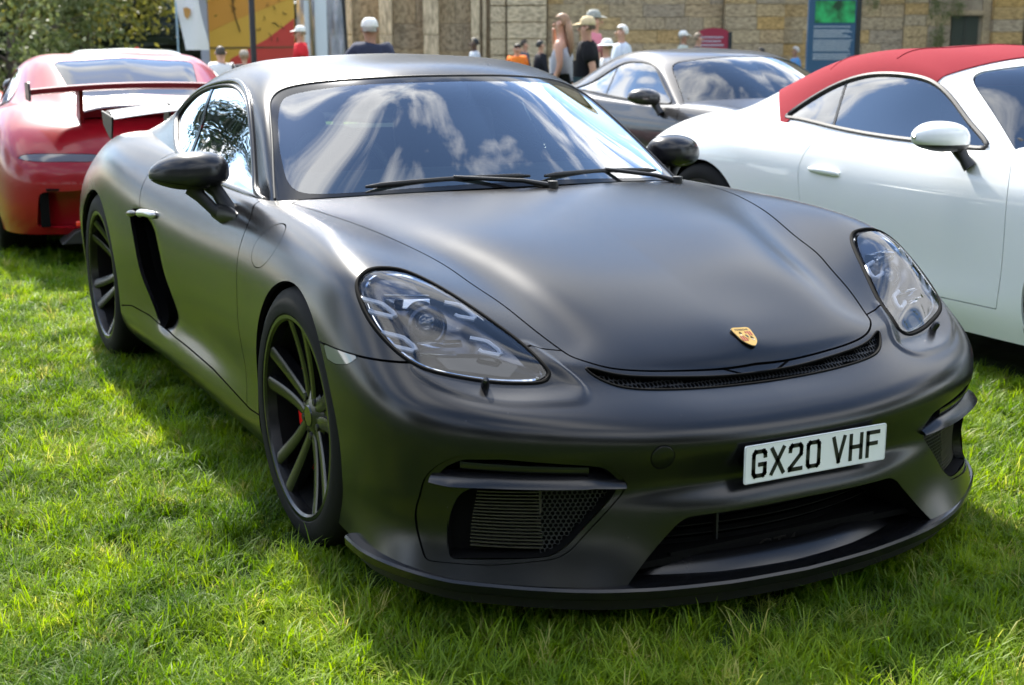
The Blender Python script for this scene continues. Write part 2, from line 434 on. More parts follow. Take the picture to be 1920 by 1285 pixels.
def skin_surface(net, nr, nc, chord=.7, ncf=None):
    'smooth half surface; the net is continued by its own mirror image so that the centre line stays smooth'
    net = np.asarray(net, float).copy(); net[:, :, 1] *= -1
    fl = np.array([1, -1, 1.])
    E = np.concatenate([net[:, 2:0:-1] * fl, net, net[:, -2:-4:-1] * fl], axis=1)
    E = np.concatenate([E, E[-2:-4:-1] * fl], axis=0)
    tr = np.r_[0, np.cumsum((np.linalg.norm(np.diff(net, axis=0), axis=2)).mean(1) ** chord)]
    tc = np.r_[0, np.cumsum((np.linalg.norm(np.diff(net, axis=1), axis=2)).mean(0) ** chord)]
    tcE = np.r_[-tc[2], -tc[1], tc, 2 * tc[-1] - tc[-2], 2 * tc[-1] - tc[-3]]
    trE = np.r_[tr, 2 * tr[-1] - tr[-2], 2 * tr[-1] - tr[-3]]
    if ncf is None: qc = np.linspace(tc[0], tc[-1], nc)
    else:
        k, frac = ncf
        qc = np.r_[np.linspace(tc[0], tc[k], int(nc * frac), endpoint=False), np.linspace(tc[k], tc[-1], nc - int(nc * frac))]
    G = net_surface(E, nr, nc, trE, tcE, qr=np.linspace(tr[0], tr[-1], nr), qc=qc)
    G[:, 0, 1] = 0; G[:, -1, 1] = 0; G[-1, :, 1] = 0
    return G

# greenhouse net: rows from the belt line up to the centre line, columns from the windscreen base to the tail
GNET = [
 [(-.620,.735,.812),(-.78,.750,.813),(-.95,.755,.822),(-1.10,.755,.832),(-1.30,.752,.842),(-1.5,.747,.858),(-1.75,.737,.880),(-2.05,.720,.902),(-2.4,.68,.918),(-2.85,.62,.90)],
 [(-.624,.730,.818),(-.80,.715,.872),(-.97,.695,.925),(-1.10,.685,.962),(-1.30,.677,.990),(-1.5,.673,1.004),(-1.75,.675,1.0),(-2.05,.668,.985),(-2.4,.635,.962),(-2.85,.56,.92)],
 [(-.630,.725,.823),(-.775,.693,.920),(-.915,.660,1.015),(-1.055,.632,1.087),(-1.25,.615,1.129),(-1.5,.610,1.142),(-1.75,.614,1.126),(-2.05,.604,1.072),(-2.4,.56,1.0),(-2.85,.48,.93)],
 [(-.612,.708,.827),(-.752,.668,.926),(-.890,.628,1.020),(-1.028,.582,1.106),(-1.20,.552,1.170),(-1.5,.545,1.193),(-1.75,.545,1.178),(-2.05,.535,1.118),(-2.4,.485,1.022),(-2.85,.40,.937)],
 [(-.487,.40,.846),(-.625,.375,.960),(-.765,.352,1.066),(-.915,.330,1.160),(-1.13,.315,1.217),(-1.45,.305,1.240),(-1.75,.30,1.220),(-2.05,.285,1.160),(-2.4,.25,1.050),(-2.85,.22,.945)],
 [(-.440,0,.852),(-.580,0,.971),(-.722,0,1.084),(-.875,0,1.186),(-1.10,0,1.231),(-1.45,0,1.251),(-1.75,0,1.234),(-2.05,0,1.175),(-2.4,0,1.062),(-2.85,0,.95)],
]
def green_surface(net, nr, nc):
    net = np.asarray(net, float).copy(); net[:, :, 1] *= -1
    E = np.concatenate([net, net[-2:-4:-1] * np.array([1, -1, 1.])], axis=0)
    tr = np.r_[0, np.cumsum(np.linalg.norm(np.diff(net, axis=0), axis=2).mean(1) ** .8)]
    tc = np.r_[0, np.cumsum(np.linalg.norm(np.diff(net, axis=1), axis=2).mean(0) ** .8)]
    trE = np.r_[tr, 2 * tr[-1] - tr[-2], 2 * tr[-1] - tr[-3]]
    G = net_surface(E, nr, nc, trE, tc, qr=np.linspace(tr[0], tr[-1], nr))
    G[-1, :, 1] = 0
    return G
# ================================================================ materials shared by the cars
def glass_mat(name, tint=(.62, .70, .68), boost=1.7, ior=1.5):
    m = bpy.data.materials.new(name); m.use_nodes = True
    n, l = m.node_tree.nodes, m.node_tree.links; n.clear()
    out = n.new('ShaderNodeOutputMaterial'); mix = n.new('ShaderNodeMixShader'); tr = n.new('ShaderNodeBsdfTransparent'); gl = n.new('ShaderNodeBsdfGlossy')
    fr = n.new('ShaderNodeFresnel'); mu = n.new('ShaderNodeMath'); mu.operation = 'MULTIPLY'; mu.use_clamp = True
    fr.inputs['IOR'].default_value = ior; mu.inputs[1].default_value = boost
    tr.inputs['Color'].default_value = (*tint, 1); gl.inputs['Roughness'].default_value = .012; gl.inputs['Color'].default_value = (1, 1, 1, 1)
    l.new(fr.outputs[0], mu.inputs[0]); l.new(mu.outputs[0], mix.inputs[0]); l.new(tr.outputs[0], mix.inputs[1]); l.new(gl.outputs[0], mix.inputs[2]); l.new(mix.outputs[0], out.inputs['Surface'])
    MATS[name] = m
    return m
M_WRAP = mat('satin_black_wrap', (.0035, .0035, .0040), .25, spec=.55)
noise_rough(M_WRAP, 3.0, .235, .275)
def dust(m, base, speck, scale=55.0, lo=.735):
    'scattered dust specks and a faint film on paint'
    n, l, b = nodes_of(m)
    tc = n.new('ShaderNodeTexCoord'); vo = n.new('ShaderNodeTexVoronoi'); vo.inputs['Scale'].default_value = scale
    no = n.new('ShaderNodeTexNoise'); no.inputs['Scale'].default_value = 2.2; no.inputs['Detail'].default_value = 3
    mr = n.new('ShaderNodeMapRange'); mr.inputs['From Min'].default_value = .075; mr.inputs['From Max'].default_value = .03
    sep = n.new('ShaderNodeSeparateColor'); gt = n.new('ShaderNodeMath'); gt.operation = 'GREATER_THAN'; gt.inputs[1].default_value = .955
    mu = n.new('ShaderNodeMath'); mu.operation = 'MULTIPLY'; mx = n.new('ShaderNodeMixRGB')
    mx.inputs['Color1'].default_value = (*base, 1); mx.inputs['Color2'].default_value = (*speck, 1)
    l.new(tc.outputs['Object'], vo.inputs['Vector']); l.new(vo.outputs['Distance'], mr.inputs['Value']); l.new(vo.outputs['Color'], sep.inputs[0]); l.new(sep.outputs[0], gt.inputs[0])
    l.new(mr.outputs[0], mu.inputs[0]); l.new(gt.outputs[0], mu.inputs[1]); l.new(mu.outputs[0], mx.inputs['Fac']); l.new(mx.outputs[0], b.inputs['Base Color'])
dust(M_WRAP, (.0035, .0035, .0040), (.10, .095, .085), 60)
M_TRIM = mat('black_trim', (.006, .006, .006), .5)
M_LINER = mat('dark_liner', (.003, .003, .003), .8, spec=.1)
M_RUBBER = mat('tyre_rubber', (.0050, .0050, .0050), .75, spec=.18)
noise_bump(M_RUBBER, 90, .25, .002)
M_RIM = mat('satin_black_rim', (.004, .004, .0045), .27, spec=.55)
M_STEEL = mat('brake_steel', (.035, .035, .036), .45, metal=.9)
M_CALIPER = mat('red_caliper', (.80, .014, .010), .35, coat=.4)
M_CHROME = mat('chrome', (.72, .73, .74), .08, metal=1.0)
M_SILVER = mat('silver_trim', (.48, .49, .50), .28, metal=.8)
M_GLASS = glass_mat('windscreen_glass', (.55, .66, .64), 3.4)
M_SIDEGLASS = glass_mat('side_glass', (.14, .17, .165), 3.2)
M_LENS = glass_mat('lamp_lens', (.80, .83, .88), 1.0)
M_GLOSSBLACK = mat('gloss_black', (.006, .006, .007), .12, spec=.5)
M_LAMPWHITE = mat('clear_white_plastic', (.82, .85, .90), .25, coat=.5)
M_MARKER = mat('marker_lens', (.12, .122, .115), .12, coat=.8)
M_LAMPGREY = mat('lamp_grey', (.11, .115, .13), .20, metal=.8)
M_GLASSLIKE = mat('dark_projector', (.03, .035, .045), .03, spec=.9, coat=1)
M_PLATE = mat('plate_white', (.74, .76, .77), .38)
M_PLATETXT = mat('plate_black', (.006, .006, .006), .45)
M_FIN = mat('radiator_fin', (.050, .045, .035), .5, metal=.5)
M_LEATHER = mat('black_leather', (.04, .04, .042), .55)
M_CREASE = mat('grey_plastic', (.007, .007, .007), .5)
M_FRIT = mat('glass_border', (.010, .010, .011), .10, spec=.5)

def sweep(path, out, sec, closed=True, caps=True, up=(0, 0, 1)):
    'sweep a section [(outwards, up)] along a path; out is one horizontal direction per point'
    path = np.asarray(path, float); out = np.asarray(out, float); up = np.asarray(up, float)
    n, k = len(path), len(sec)
    V = np.concatenate([path[i] + np.outer([s[0] for s in sec], out[i]) + np.outer([s[1] for s in sec], up) for i in range(n)])
    F = []
    for i in range(n - 1):
        for j in range(k if closed else k - 1):
            a, b = i * k + j, i * k + (j + 1) % k
            F.append((a, b, b + k, a + k))
    if caps and closed: F += [tuple(range(k)), tuple(range((n - 1) * k, n * k))[::-1]]
    return V, F
def plan_normals(path, flip=1):
    'horizontal outward direction of a path running from the centre line round the corner of the right-hand side'
    t = np.gradient(np.asarray(path, float), axis=0); t[:, 2] = 0
    nn = np.c_[-t[:, 1], t[:, 0], np.zeros(len(t))] * flip
    return nn / (np.linalg.norm(nn, axis=1, keepdims=True) + 1e-12)
def tube_loop(P, r, n=8, closed=True):
    P = np.asarray(P, float); m = len(P)
    t = (np.roll(P, -1, 0) - np.roll(P, 1, 0)) if closed else np.gradient(P, axis=0)
    t /= np.linalg.norm(t, axis=1, keepdims=True) + 1e-12
    a = np.cross(t, [0.13, 0.21, 1.0]); a /= np.linalg.norm(a, axis=1, keepdims=True) + 1e-12; b = np.cross(t, a)
    V = np.concatenate([P[i] + r * (np.cos(q := np.linspace(0, 2 * np.pi, n, endpoint=False))[:, None] * a[i] + np.sin(q)[:, None] * b[i]) for i in range(m)])
    F = [(i * n + k, i * n + (k + 1) % n, ((i + 1) % m) * n + (k + 1) % n, ((i + 1) % m) * n + k) for i in range(m if closed else m - 1) for k in range(n)]
    if not closed: F += [tuple(range(n)), tuple(range((m - 1) * n, m * n))[::-1]]
    return V, F
def mirror_y(V, F): return np.asarray(V, float) * [1, -1, 1], [tuple(f)[::-1] for f in F]
def add_both(name, V, F, m, parent, smooth=True, auto=40):
    a = obj_from(name, V, F, m, parent, smooth, auto=auto)
    V2, F2 = mirror_y(V, F)
    b = obj_from(name, V2, F2, m, parent, smooth, auto=auto)
    return a, b
def srf_both(name, S, m, parent): return S.obj(name, m, parent), S.mirror().obj(name, m, parent)

# ================================================================ wheels (axis along y, outer face towards -y)
def wheel_meshes(key, r_tyre=.340, width=.245, r_rim=.266, twist=0.0, dish=.0, spokes=5, style='twin'):
    W = width / 2
    d = {}
    t = MB(); h = W
    t.lathe([(r_rim - .004, -h + .016), (r_rim + .006, -h + .004), (r_rim + .030, -h), (r_tyre - .022, -h + .010), (r_tyre - .006, -h + .022), (r_tyre, -h + .040), (r_tyre, -.035), (r_tyre - .006, -.033), (r_tyre - .006, -.027), (r_tyre, -.025),
             (r_tyre, .025), (r_tyre - .006, .027), (r_tyre - .006, .033), (r_tyre, .035), (r_tyre, h - .040), (r_tyre - .006, h - .022), (r_tyre - .022, h - .010), (r_rim + .030, h), (r_rim - .004, h - .016)], 72)
    d['tyre'] = t
    m = MB(); f = -h + .008
    m.lathe([(r_rim - .004, f + .010), (r_rim + .004, f + .002), (r_rim + .002, f - .002), (r_rim - .008, f - .002), (r_rim - .014, f + .004), (r_rim - .018, f + .030)], 72)
    bar = MB(); bar.lathe([(r_rim - .018, f + .030), (r_rim - .030, f + .060), (r_rim - .034, h - .03), (r_rim - .02, h - .015)], 72); bar.lathe([(r_rim - .034, h - .05), (.06, h - .05)], 48); d['rim_barrel'] = bar  # dark barrel and back disc stand in for the shade inside the wheel
    # spokes
    R0, R1 = .048, r_rim - .012
    def rib(a, o0, o1, w0, w1, y0, y1, dep0, dep1, n=9):
        V, F = [], []
        for i in range(n):
            s = i / (n - 1); r_ = R0 + (R1 - R0) * s
            w = w0 + (w1 - w0) * s; off = o0 + (o1 - o0) * (s ** 1.5)
            y = y0 + (y1 - y0) * (s ** 1.6); dp = dep0 + (dep1 - dep0) * s
            ca, sa = math.cos(a), math.sin(a)
            for du, dy in ((-w, dp), (-w * .9, .004), (-w * .55, 0), (w * .55, 0), (w * .9, .004), (w, dp)):
                V.append((r_ * ca - (off + du) * sa, y + dy, r_ * sa + (off + du) * ca))
        k = 6
        for i in range(n - 1):
            for j in range(k): F.append((i * k + j, i * k + (j + 1) % k, (i + 1) * k + (j + 1) % k, (i + 1) * k + j))
        return V, F
    yh, yr = f + .040 + dish, f + .004
    for s in range(spokes):
        a = twist + 2 * math.pi * s / spokes
        if style == 'twin':
            for e in (-1, 1):
                m.add(*rib(a, e * .021, e * .052, .0180, .0235, yh, yr, .034, .030))
            # recessed web between the two ribs
            V, F = [], []
            for i in range(6):
                q = i / 5; r_ = R0 + (R1 - R0) * q * .93; hw = .018 + .028 * q ** 1.5
                for e in (-1, 1): V.append((r_ * math.cos(a) - e * hw * math.sin(a), yh + .010 + .012 * q, r_ * math.sin(a) + e * hw * math.cos(a)))
            F = [(2 * i, 2 * i + 1, 2 * i + 3, 2 * i + 2) for i in range(5)]
            m.add(V, F)
        else:
            m.add(*rib(a, 0, 0, .03, .022, yh, yr, .045, .03))
    m.lathe([(.0, yh - .004), (.034, yh - .004), (.040, yh), (.070, yh + .004), (.080, yh + .012), (.086, yh + .05), (.0, yh + .05)], 40)
    d['rim'] = m
    c = MB(); c.lathe([(.0, yh - .007), (.026, yh - .007), (.031, yh - .003), (.031, yh + .002)], 32); d['hub_cap'] = c
    if key in ('front', 'rear'):
        for s in range(5):
            a = twist + 2 * math.pi * (s + .5) / 5; lug = MB()
            lug.lathe([(0, yh - .003), (.009, yh - .003), (.011, yh + .003), (.011, yh + .02)], 10, c=(.055 * math.cos(a), 0, .055 * math.sin(a)))
            d['lug_nut.%d' % s] = lug
    b = MB(); b.lathe([(.07, -.005), (.185, -.005), (.190, .0), (.190, .022), (.185, .026), (.07, .026)], 56); d['brake_disc'] = b
    cal = MB()
    V, F = [], []
    n = 14
    for i in range(n):
        a = R(158) + R(82) * i / (n - 1)
        for r_, y in ((.105, -.037), (.206, -.037), (.214, -.025), (.214, .05), (.110, .05)):
            V.append((r_ * math.cos(a), y, r_ * math.sin(a)))
    for i in range(n - 1):
        for j in range(5): F.append((i * 5 + j, i * 5 + (j + 1) % 5, (i + 1) * 5 + (j + 1) % 5, (i + 1) * 5 + j))
    F += [tuple(range(5)), tuple(range((n - 1) * 5, n * 5))[::-1]]
    cal.add(V, F); d['brake_caliper'] = cal
    return d
_WM = {}
def add_wheel(parent, loc, side, key, mats=None, steer=0.0, **kw):
    'side -1: right-hand wheel, +1: left-hand wheel; meshes are shared between wheels of one key'
    mats = {**dict(tyre=M_RUBBER, rim=M_RIM, rim_barrel=M_LINER, hub_cap=M_GLOSSBLACK, lug_nut=M_STEEL, brake_disc=M_STEEL, brake_caliper=M_CALIPER), **(mats or {})}
    w = empty('wheel', loc, 0, parent=parent)
    w.rotation_euler = (0, 0, steer + (math.pi if side > 0 else 0))
    if key not in _WM:
        _WM[key] = {}
        for nm, mb in wheel_meshes(key, **kw).items():
            o = mb.build(nm.split('.')[0], mats[nm.split('.')[0]], w, True, auto=35); _WM[key][nm] = o.data
    else:
        for nm, me in _WM[key].items():
            o = bpy.data.objects.new(nm.split('.')[0], me); COL.objects.link(o); o.parent = w
    return w

# ================================================================ the black sports car
CAR = empty('sports_car', (0, 0, 0), 0, 'satin black coupe with number plate GX20 VHF and black wheels, in front', 'car')
NR, NC = 190, 560
_G = skin_surface(NET, NR, NC, ncf=(7, .62))
SK = Srf(_G.reshape(-1, 3), grid_tris(NR, NC))
from mathutils.bvhtree import BVHTree
_bvh = BVHTree.FromPolygons([Vector(v) for v in SK.V], [tuple(map(int, f)) for f in SK.F])
def on_front(y, z, off=0.0):
    'point and normal of the skin seen from the front at (y, z)'
    h = _bvh.ray_cast(Vector((3, -abs(y), z)), Vector((-1, 0, 0)))
    p, n = (np.array(h[0]), np.array(h[1])) if h[0] is not None else (np.array((.9, -abs(y), z)), np.array((1., 0, 0)))
    if n[0] < 0: n = -n
    if y > 0: p[1] *= -1; n[1] *= -1
    return p + n * off, n
def on_side(x, z, off=0.0):
    h = _bvh.ray_cast(Vector((x, -3, z)), Vector((0, 1, 0)))
    p, n = np.array(h[0]), np.array(h[1])
    if n[1] > 0: n = -n
    return p + n * off, n

# outlines (front view: half width and height; side view: x and height)
HEAD = curve([(.742,.757),(.699,.749),(.657,.728),(.624,.703),(.592,.673),(.561,.641),(.534,.607),(.519,.573),(.517,.560),(.530,.548),(.570,.5435),(.628,.546),(.684,.554),(.740,.566),(.780,.580),(.808,.603),(.826,.634),(.8355,.667),(.835,.705),(.826,.730),(.805,.748),(.776,.757)], 140, True)
SLOT = curve([(0,.5085),(.148,.511),(.26,.517),(.355,.526),(.395,.536),(.422,.552),(.432,.565),(.424,.566),(.377,.553),(.253,.538),(.115,.528),(0,.5255),(-.115,.528),(-.253,.538),(-.377,.553),(-.424,.566),(-.432,.565),(-.422,.552),(-.395,.536),(-.355,.526),(-.26,.517),(-.148,.511)], 160, True)
CENTRAL = round_poly([(-.305,.262),(.305,.262),(.462,.110),(-.462,.110)], [.03, .03, .01, .01])
INSERT = round_poly([(.815,.165),(.822,.277),(.812,.352),(.795,.385),(.757,.417),(.68,.421),(.515,.405),(.468,.392),(.424,.342),(.436,.322),(.55,.203),(.580,.187),(.605,.183),(.70,.170)], [.01,.02,.02,.02,.03,.03,.03,.02,.008,.01,.03,.02,.03,.01])
BROW = round_poly([(.795,.352),(.780,.383),(.752,.404),(.68,.408),(.52,.392),(.478,.384),(.440,.348),(.55,.348),(.72,.349)], .012)
GRILLE = round_poly([(.775,.176),(.768,.281),(.754,.324),(.722,.344),(.446,.341),(.452,.322),(.556,.212),(.590,.192),(.62,.188)], [.01,.03,.03,.03,.01,.01,.03,.03,.02])
MARKER = round_poly([(.272,.588),(.440,.588),(.408,.563),(.350,.552),(.300,.556)], [.004,.012,.02,.02,.004])
INTAKE = curve([(-1.865,.672),(-1.80,.690),(-1.725,.692),(-1.665,.640),(-1.60,.560),(-1.535,.455),(-1.497,.350),(-1.520,.296),(-1.560,.284),(-1.640,.318),(-1.715,.385),(-1.770,.470),(-1.820,.580)], 90, True)
HOOD = np.array([(x, -w) for x, w in [(.757,0),(.756,.10),(.741,.24),(.728,.315),(.708,.380),(.683,.418),(.655,.443),(.628,.454),(.529,.485),(.427,.509),(.331,.536),(.225,.553),(.10,.585),(0,.613),(-.12,.642),(-.255,.671),(-.40,.692),(-.52,.702)]])
HOOD = np.vstack([curve(HOOD, 120), [(-.60, -.60), (-.60, 0), (-.60, .60)], curve(HOOD, 120)[::-1] * [1, -1]])
# footprint of the cabin in plan
CABIN = np.vstack([curve([(-.405, 0), (-.412,.2), (-.44,.4), (-.50,.60), (-.60,.722)], 30), curve([(-.63,.738),(-.9,.744),(-1.3,.744),(-1.65,.728),(-2.1,.706),(-2.45,.665)], 40), [(-2.75,.55),(-2.80,.3),(-2.80,0)]])
CABIN = np.vstack([CABIN, (CABIN * [1, -1])[::-1]])
FW_C, FW_R = (0.0, .338), .352
RW_C, RW_R = (-2.484, .342), .356
def f_front(poly, xmin=.2): return lambda V: np.where(V[:, 0] > xmin, poly_sd(np.c_[np.abs(V[:, 1]), V[:, 2]], poly), 1.0)
def f_frontc(poly, xmin=.2): return lambda V: np.where(V[:, 0] > xmin, poly_sd(V[:, 1:3], poly), 1.0)
def f_side(poly, wmin=.4): return lambda V: np.where(np.abs(V[:, 1]) > wmin, poly_sd(V[:, [0, 2]], poly), 1.0)
def f_plan(poly, zmin=-1): return lambda V: np.where(V[:, 2] > zmin, poly_sd(V[:, :2], poly), 1.0)

# small relief on the skin before it is cut: shelf under the lamps, fine ridge beside the bonnet
_v = SK.V
_w = np.abs(_v[:, 1])
_hd = np.where(_v[:, 0] > .3, poly_sd(np.c_[_w, _v[:, 2]], HEAD), 1.0)
PAD = curve([(.462,.535),(.485,.519),(.54,.5155),(.645,.519),(.72,.533),(.775,.556),(.79,.580),(.74,.60),(.62,.60),(.53,.61),(.49,.575)], 80, True)
_pd = np.where(_v[:, 0] > .4, poly_sd(np.c_[_w, _v[:, 2]], PAD), 1.0)
def sstep(a, b, x): t = np.clip((x - a) / (b - a), 0, 1); return t * t * (3 - 2 * t)
_rise = np.where(_pd < 0, (1 - sstep(.0, .030, -_pd)), 1 - sstep(0, .010, _pd)) * sstep(.0, .012, _hd) * sstep(.45, .56, _v[:, 0])
# the door runs in towards the duct behind it
_xf = np.interp(_v[:, 2], [.29, .35, .455, .56, .64, .69], [-1.515, -1.497, -1.535, -1.60, -1.665, -1.725])
_sc = np.exp(-(np.maximum(_v[:, 0] - _xf, 0) / .085) ** 2) * sstep(_xf - .12, _xf - .01, _v[:, 0]) * sstep(.26, .34, _v[:, 2]) * (1 - sstep(.62, .70, _v[:, 2])) * (_w > .6)
SK = Srf(_v + SK.N * (.0042 * _rise - .034 * _sc)[:, None], SK.F)

ARCH = lambda V: np.minimum(np.hypot(V[:, 0] - FW_C[0], V[:, 2] - FW_C[1]) - FW_R, np.hypot(V[:, 0] - RW_C[0], V[:, 2] - RW_C[1]) - RW_R)
base = SK.outside(ARCH(SK.V))
base = base.outside(f_plan(CABIN, .78)(base.V))
# lamp, grille and duct openings
LENS_R = base.inside(f_front(HEAD)(base.V) + .006)
base = base.outside(f_front(HEAD)(base.V))
base = base.outside(f_frontc(SLOT, .5)(base.V))
base = base.outside(f_frontc(CENTRAL, .5)(base.V))
_ins = base.inside(f_front(INSERT, .4)(base.V) + .0015)
base = base.outside(f_front(INSERT, .4)(base.V))
MARK_R = base.inside(f_side(MARKER)(base.V) + .0015)
MARK_R = MARK_R.inside(-MARK_R.V[:, 0] + .2)
base = base.outside(f_side(MARKER)(base.V))
base = base.outside(f_side(INTAKE)(base.V))
# liner under the seams
LINER = base.offset(-.010)
o = LINER.both().obj('inner_shell', M_LINER, CAR)
# panels
gap = .0024
hood = base.inside(f_plan(HOOD, .5)(base.V) + gap)
rest = base.outside(f_plan(HOOD, .5)(base.V) - gap)
def f_bump(V):
    w = np.abs(V[:, 1])
    side = V[:, 2] - (.5875 + .0 * V[:, 0])
    inner = -(V[:, 0] - (.628 - (w - .454) * .36))
    f = np.where(w > .68, side, inner)
    return np.where(V[:, 0] < .1, 1.0, f)
bumper = rest.inside(f_bump(rest.V) + gap)
rest = rest.outside(f_bump(rest.V) - gap)
SILL = np.array([(-.30, .262), (-.44, .252), (-.87, .276), (-1.235, .282), (-1.53, .283), (-1.72, .30), (-1.95, .30), (-2.2, .26)])
def f_sill(V): return np.where((V[:, 0] < -.2) & (V[:, 0] > -2.12) & (np.abs(V[:, 1]) > .6), V[:, 2] - np.interp(-V[:, 0], -SILL[:, 0], SILL[:, 1]), 1.0)
skirt = rest.inside(f_sill(rest.V) + gap)
rest = rest.outside(f_sill(rest.V) - gap)
DOOR = np.vstack([curve([(-.668,.845),(-.655,.82),(-.600,.789),(-.560,.730),(-.534,.642),(-.530,.553),(-.520,.409),(-.47,.253),(-.462,.20)], 60), [(-1.54, .20), (-1.535, .290)], curve([(-1.515,.300),(-1.497,.350),(-1.535,.455),(-1.60,.560),(-1.665,.640),(-1.725,.692),(-1.765,.76),(-1.775,.82),(-1.76,.90)], 50), [(-1.7, .95), (-.8, .95)]])
door = rest.inside(f_side(DOOR, .5)(rest.V) + gap)
rest = rest.outside(f_side(DOOR, .5)(rest.V) - gap)
fender = rest.inside(-(rest.V[:, 0] + .9))
rear = rest.outside(-(rest.V[:, 0] + .9))
# fuel flap on the right-hand wing
FUEL = np.array([(-.328 + .094 * math.cos(a) + .02 * math.sin(a), .738 + .060 * math.sin(a)) for a in np.linspace(0, 2 * np.pi, 60, endpoint=False)])
o_hood = hood.both().thick(.012).obj('bonnet', M_WRAP, CAR)
o_bump = bumper.both().thick(.014).obj('front_bumper', M_WRAP, CAR)
flap = fender.inside(f_side(FUEL)(fender.V) + .0012)
fr_ = fender.outside(f_side(FUEL)(fender.V) - .0012)
o_fr = fr_.thick(.014).obj('front_wing', M_WRAP, CAR)
flap.thick(.006).obj('fuel_flap', M_WRAP, o_fr)
o_fl = fender.mirror().thick(.014).obj('front_wing', M_WRAP, CAR)
doors = srf_both('door', door.thick(.014), M_WRAP, CAR)
srf_both('side_skirt', skirt.thick(.014), M_WRAP, CAR)
o_rear = rear.both().thick(.014).obj('rear_body', M_WRAP, CAR)
mk = srf_both('marker_light', MARK_R.thick(.008), M_MARKER, CAR)

# ---- wheel housings and floor
for sx, (c, r_) in enumerate(((FW_C, FW_R), (RW_C, RW_R))):
    n = 40; V, F = [], []
    for i in range(n + 1):
        a = R(-25) + R(230) * i / n
        for y in (-.872, -.45): V.append((c[0] + (r_ + .008) * math.cos(a), y, c[1] + (r_ + .008) * math.sin(a)))
    F = [(2 * i, 2 * i + 1, 2 * i + 3, 2 * i + 2) for i in range(n)]
    b = len(V); V.append((c[0], -.45, c[1])); F += [(2 * i + 1, b, 2 * i + 3) for i in range(n)]
    add_both('wheel_housing', V, F, M_LINER, CAR)
MB().prism([(.86, -.42), (.6, -.7), (.40, -.76), (.36, -.45), (-.36, -.45), (-.40, -.80), (-2.05, -.80), (-2.1, -.45), (-2.85, -.45), (-2.9, -.7), (-3.4, -.4), (-3.4, .4), (-2.9, .7), (-2.85, .45), (-2.1, .45), (-2.05, .80), (-.40, .80), (-.36, .45), (.36, .45), (.40, .76), (.6, .7), (.86, .42)], .135, .150, 'xy').build('floor_pan', M_LINER, CAR)

# ---- greenhouse
_GG = green_surface(GNET, 130, 260)
GS = Srf(_GG.reshape(-1, 3), grid_tris(130, 260))
DLO = curve([(-.700,.826),(-.765,.838),(-.847,.880),(-.925,.937),(-1.061,1.040),(-1.181,1.101),(-1.332,1.134),(-1.463,1.142),(-1.621,1.133),(-1.79,1.108),(-1.92,1.068),(-1.990,1.018),(-1.93,.978),(-1.80,.925),(-1.68,.893),(-1.45,.871),(-1.1,.846),(-.85,.833)], 150, True)
WSCR = np.array([(w, z) for w, z in [(0,1.181),(.10,1.1805),(.20,1.178),(.32,1.171),(.42,1.162),(.50,1.149),(.548,1.134),(.578,1.116),(.598,1.097),(.612,1.074),(.645,1.0),(.683,.914),(.722,.820),(.60,.80),(.3,.80),(0,.80)]])
WSCR = np.vstack([curve(WSCR[:13], 90), WSCR[13:]]); WSCR = np.vstack([WSCR, (WSCR * [-1, 1])[::-1]])
_n = lambda V: np.where(V[:, 0] > -1.35, poly_sd(V[:, 1:3], WSCR), 1.0)
_side_ok = lambda V: (np.abs(V[:, 1]) > .50)
fd = lambda V: np.where(_side_ok(V), poly_sd(V[:, [0, 2]], DLO), 1.0)
# the windscreen only takes the part of the surface that looks forward
_fw = lambda V, N: np.where(N[:, 0] > .30, _n(V), 1.0)
FRIT = np.array([(0,1.162),(.30,1.155),(.45,1.138),(.535,1.118),(.572,1.092),(.630,.994),(.657,.915),(.664,.880),(.655,.856),(.60,.846),(.3,.860),(0,.866)])
FRIT = np.vstack([curve(FRIT, 100), (curve(FRIT, 100) * [-1, 1])[::-1]])
REARW = round_poly([(-1.98, -.40), (-1.98, .40), (-2.62, .36), (-2.62, -.36)], .1)
gh = GS
side_glass = gh.inside(fd(gh.V) + .002)
gh = gh.outside(fd(gh.V))
ws = gh.inside(_fw(gh.V, gh.N) + .003)
gh = gh.outside(_fw(gh.V, gh.N))
frw = lambda V: np.where(V[:, 2] > .95, poly_sd(V[:, :2], REARW), 1.0)
rearglass = gh.inside(frw(gh.V) + .003)
gh = gh.outside(frw(gh.V))
o_roof = gh.both().thick(.012).obj('roof', M_WRAP, CAR)
ff = poly_sd(ws.V[:, 1:3], FRIT)
glass = ws.inside(ff).both(); frit = ws.outside(ff)
glass = glass.join(Srf(np.zeros((0, 3)), np.zeros((0, 3), int), np.zeros((0, 3))))
o_ws = glass.obj('windscreen', M_GLASS, CAR)
frit.both().obj('windscreen_border', M_FRIT, o_ws)
rearglass.both().offset(-.003).obj('rear_window', M_SIDEGLASS, CAR)
_bl = lambda V: np.abs(V[:, 0] + 1.60 + (V[:, 2] - 1.0) * .25) - .014
for sg, dr in ((side_glass, doors[0]), (side_glass.mirror(), doors[1])):
    pil, gl = sg.cut(_bl(sg.V))
    front_g, back_g = gl.cut(-(gl.V[:, 0] + 1.60 + (gl.V[:, 2] - 1.0) * .25))
    front_g.offset(-.004).obj('side_window', M_SIDEGLASS, dr)
    back_g.offset(-.004).obj('quarter_window', M_SIDEGLASS, CAR)
    pil.offset(-.001).obj('window_pillar', M_GLOSSBLACK, CAR)
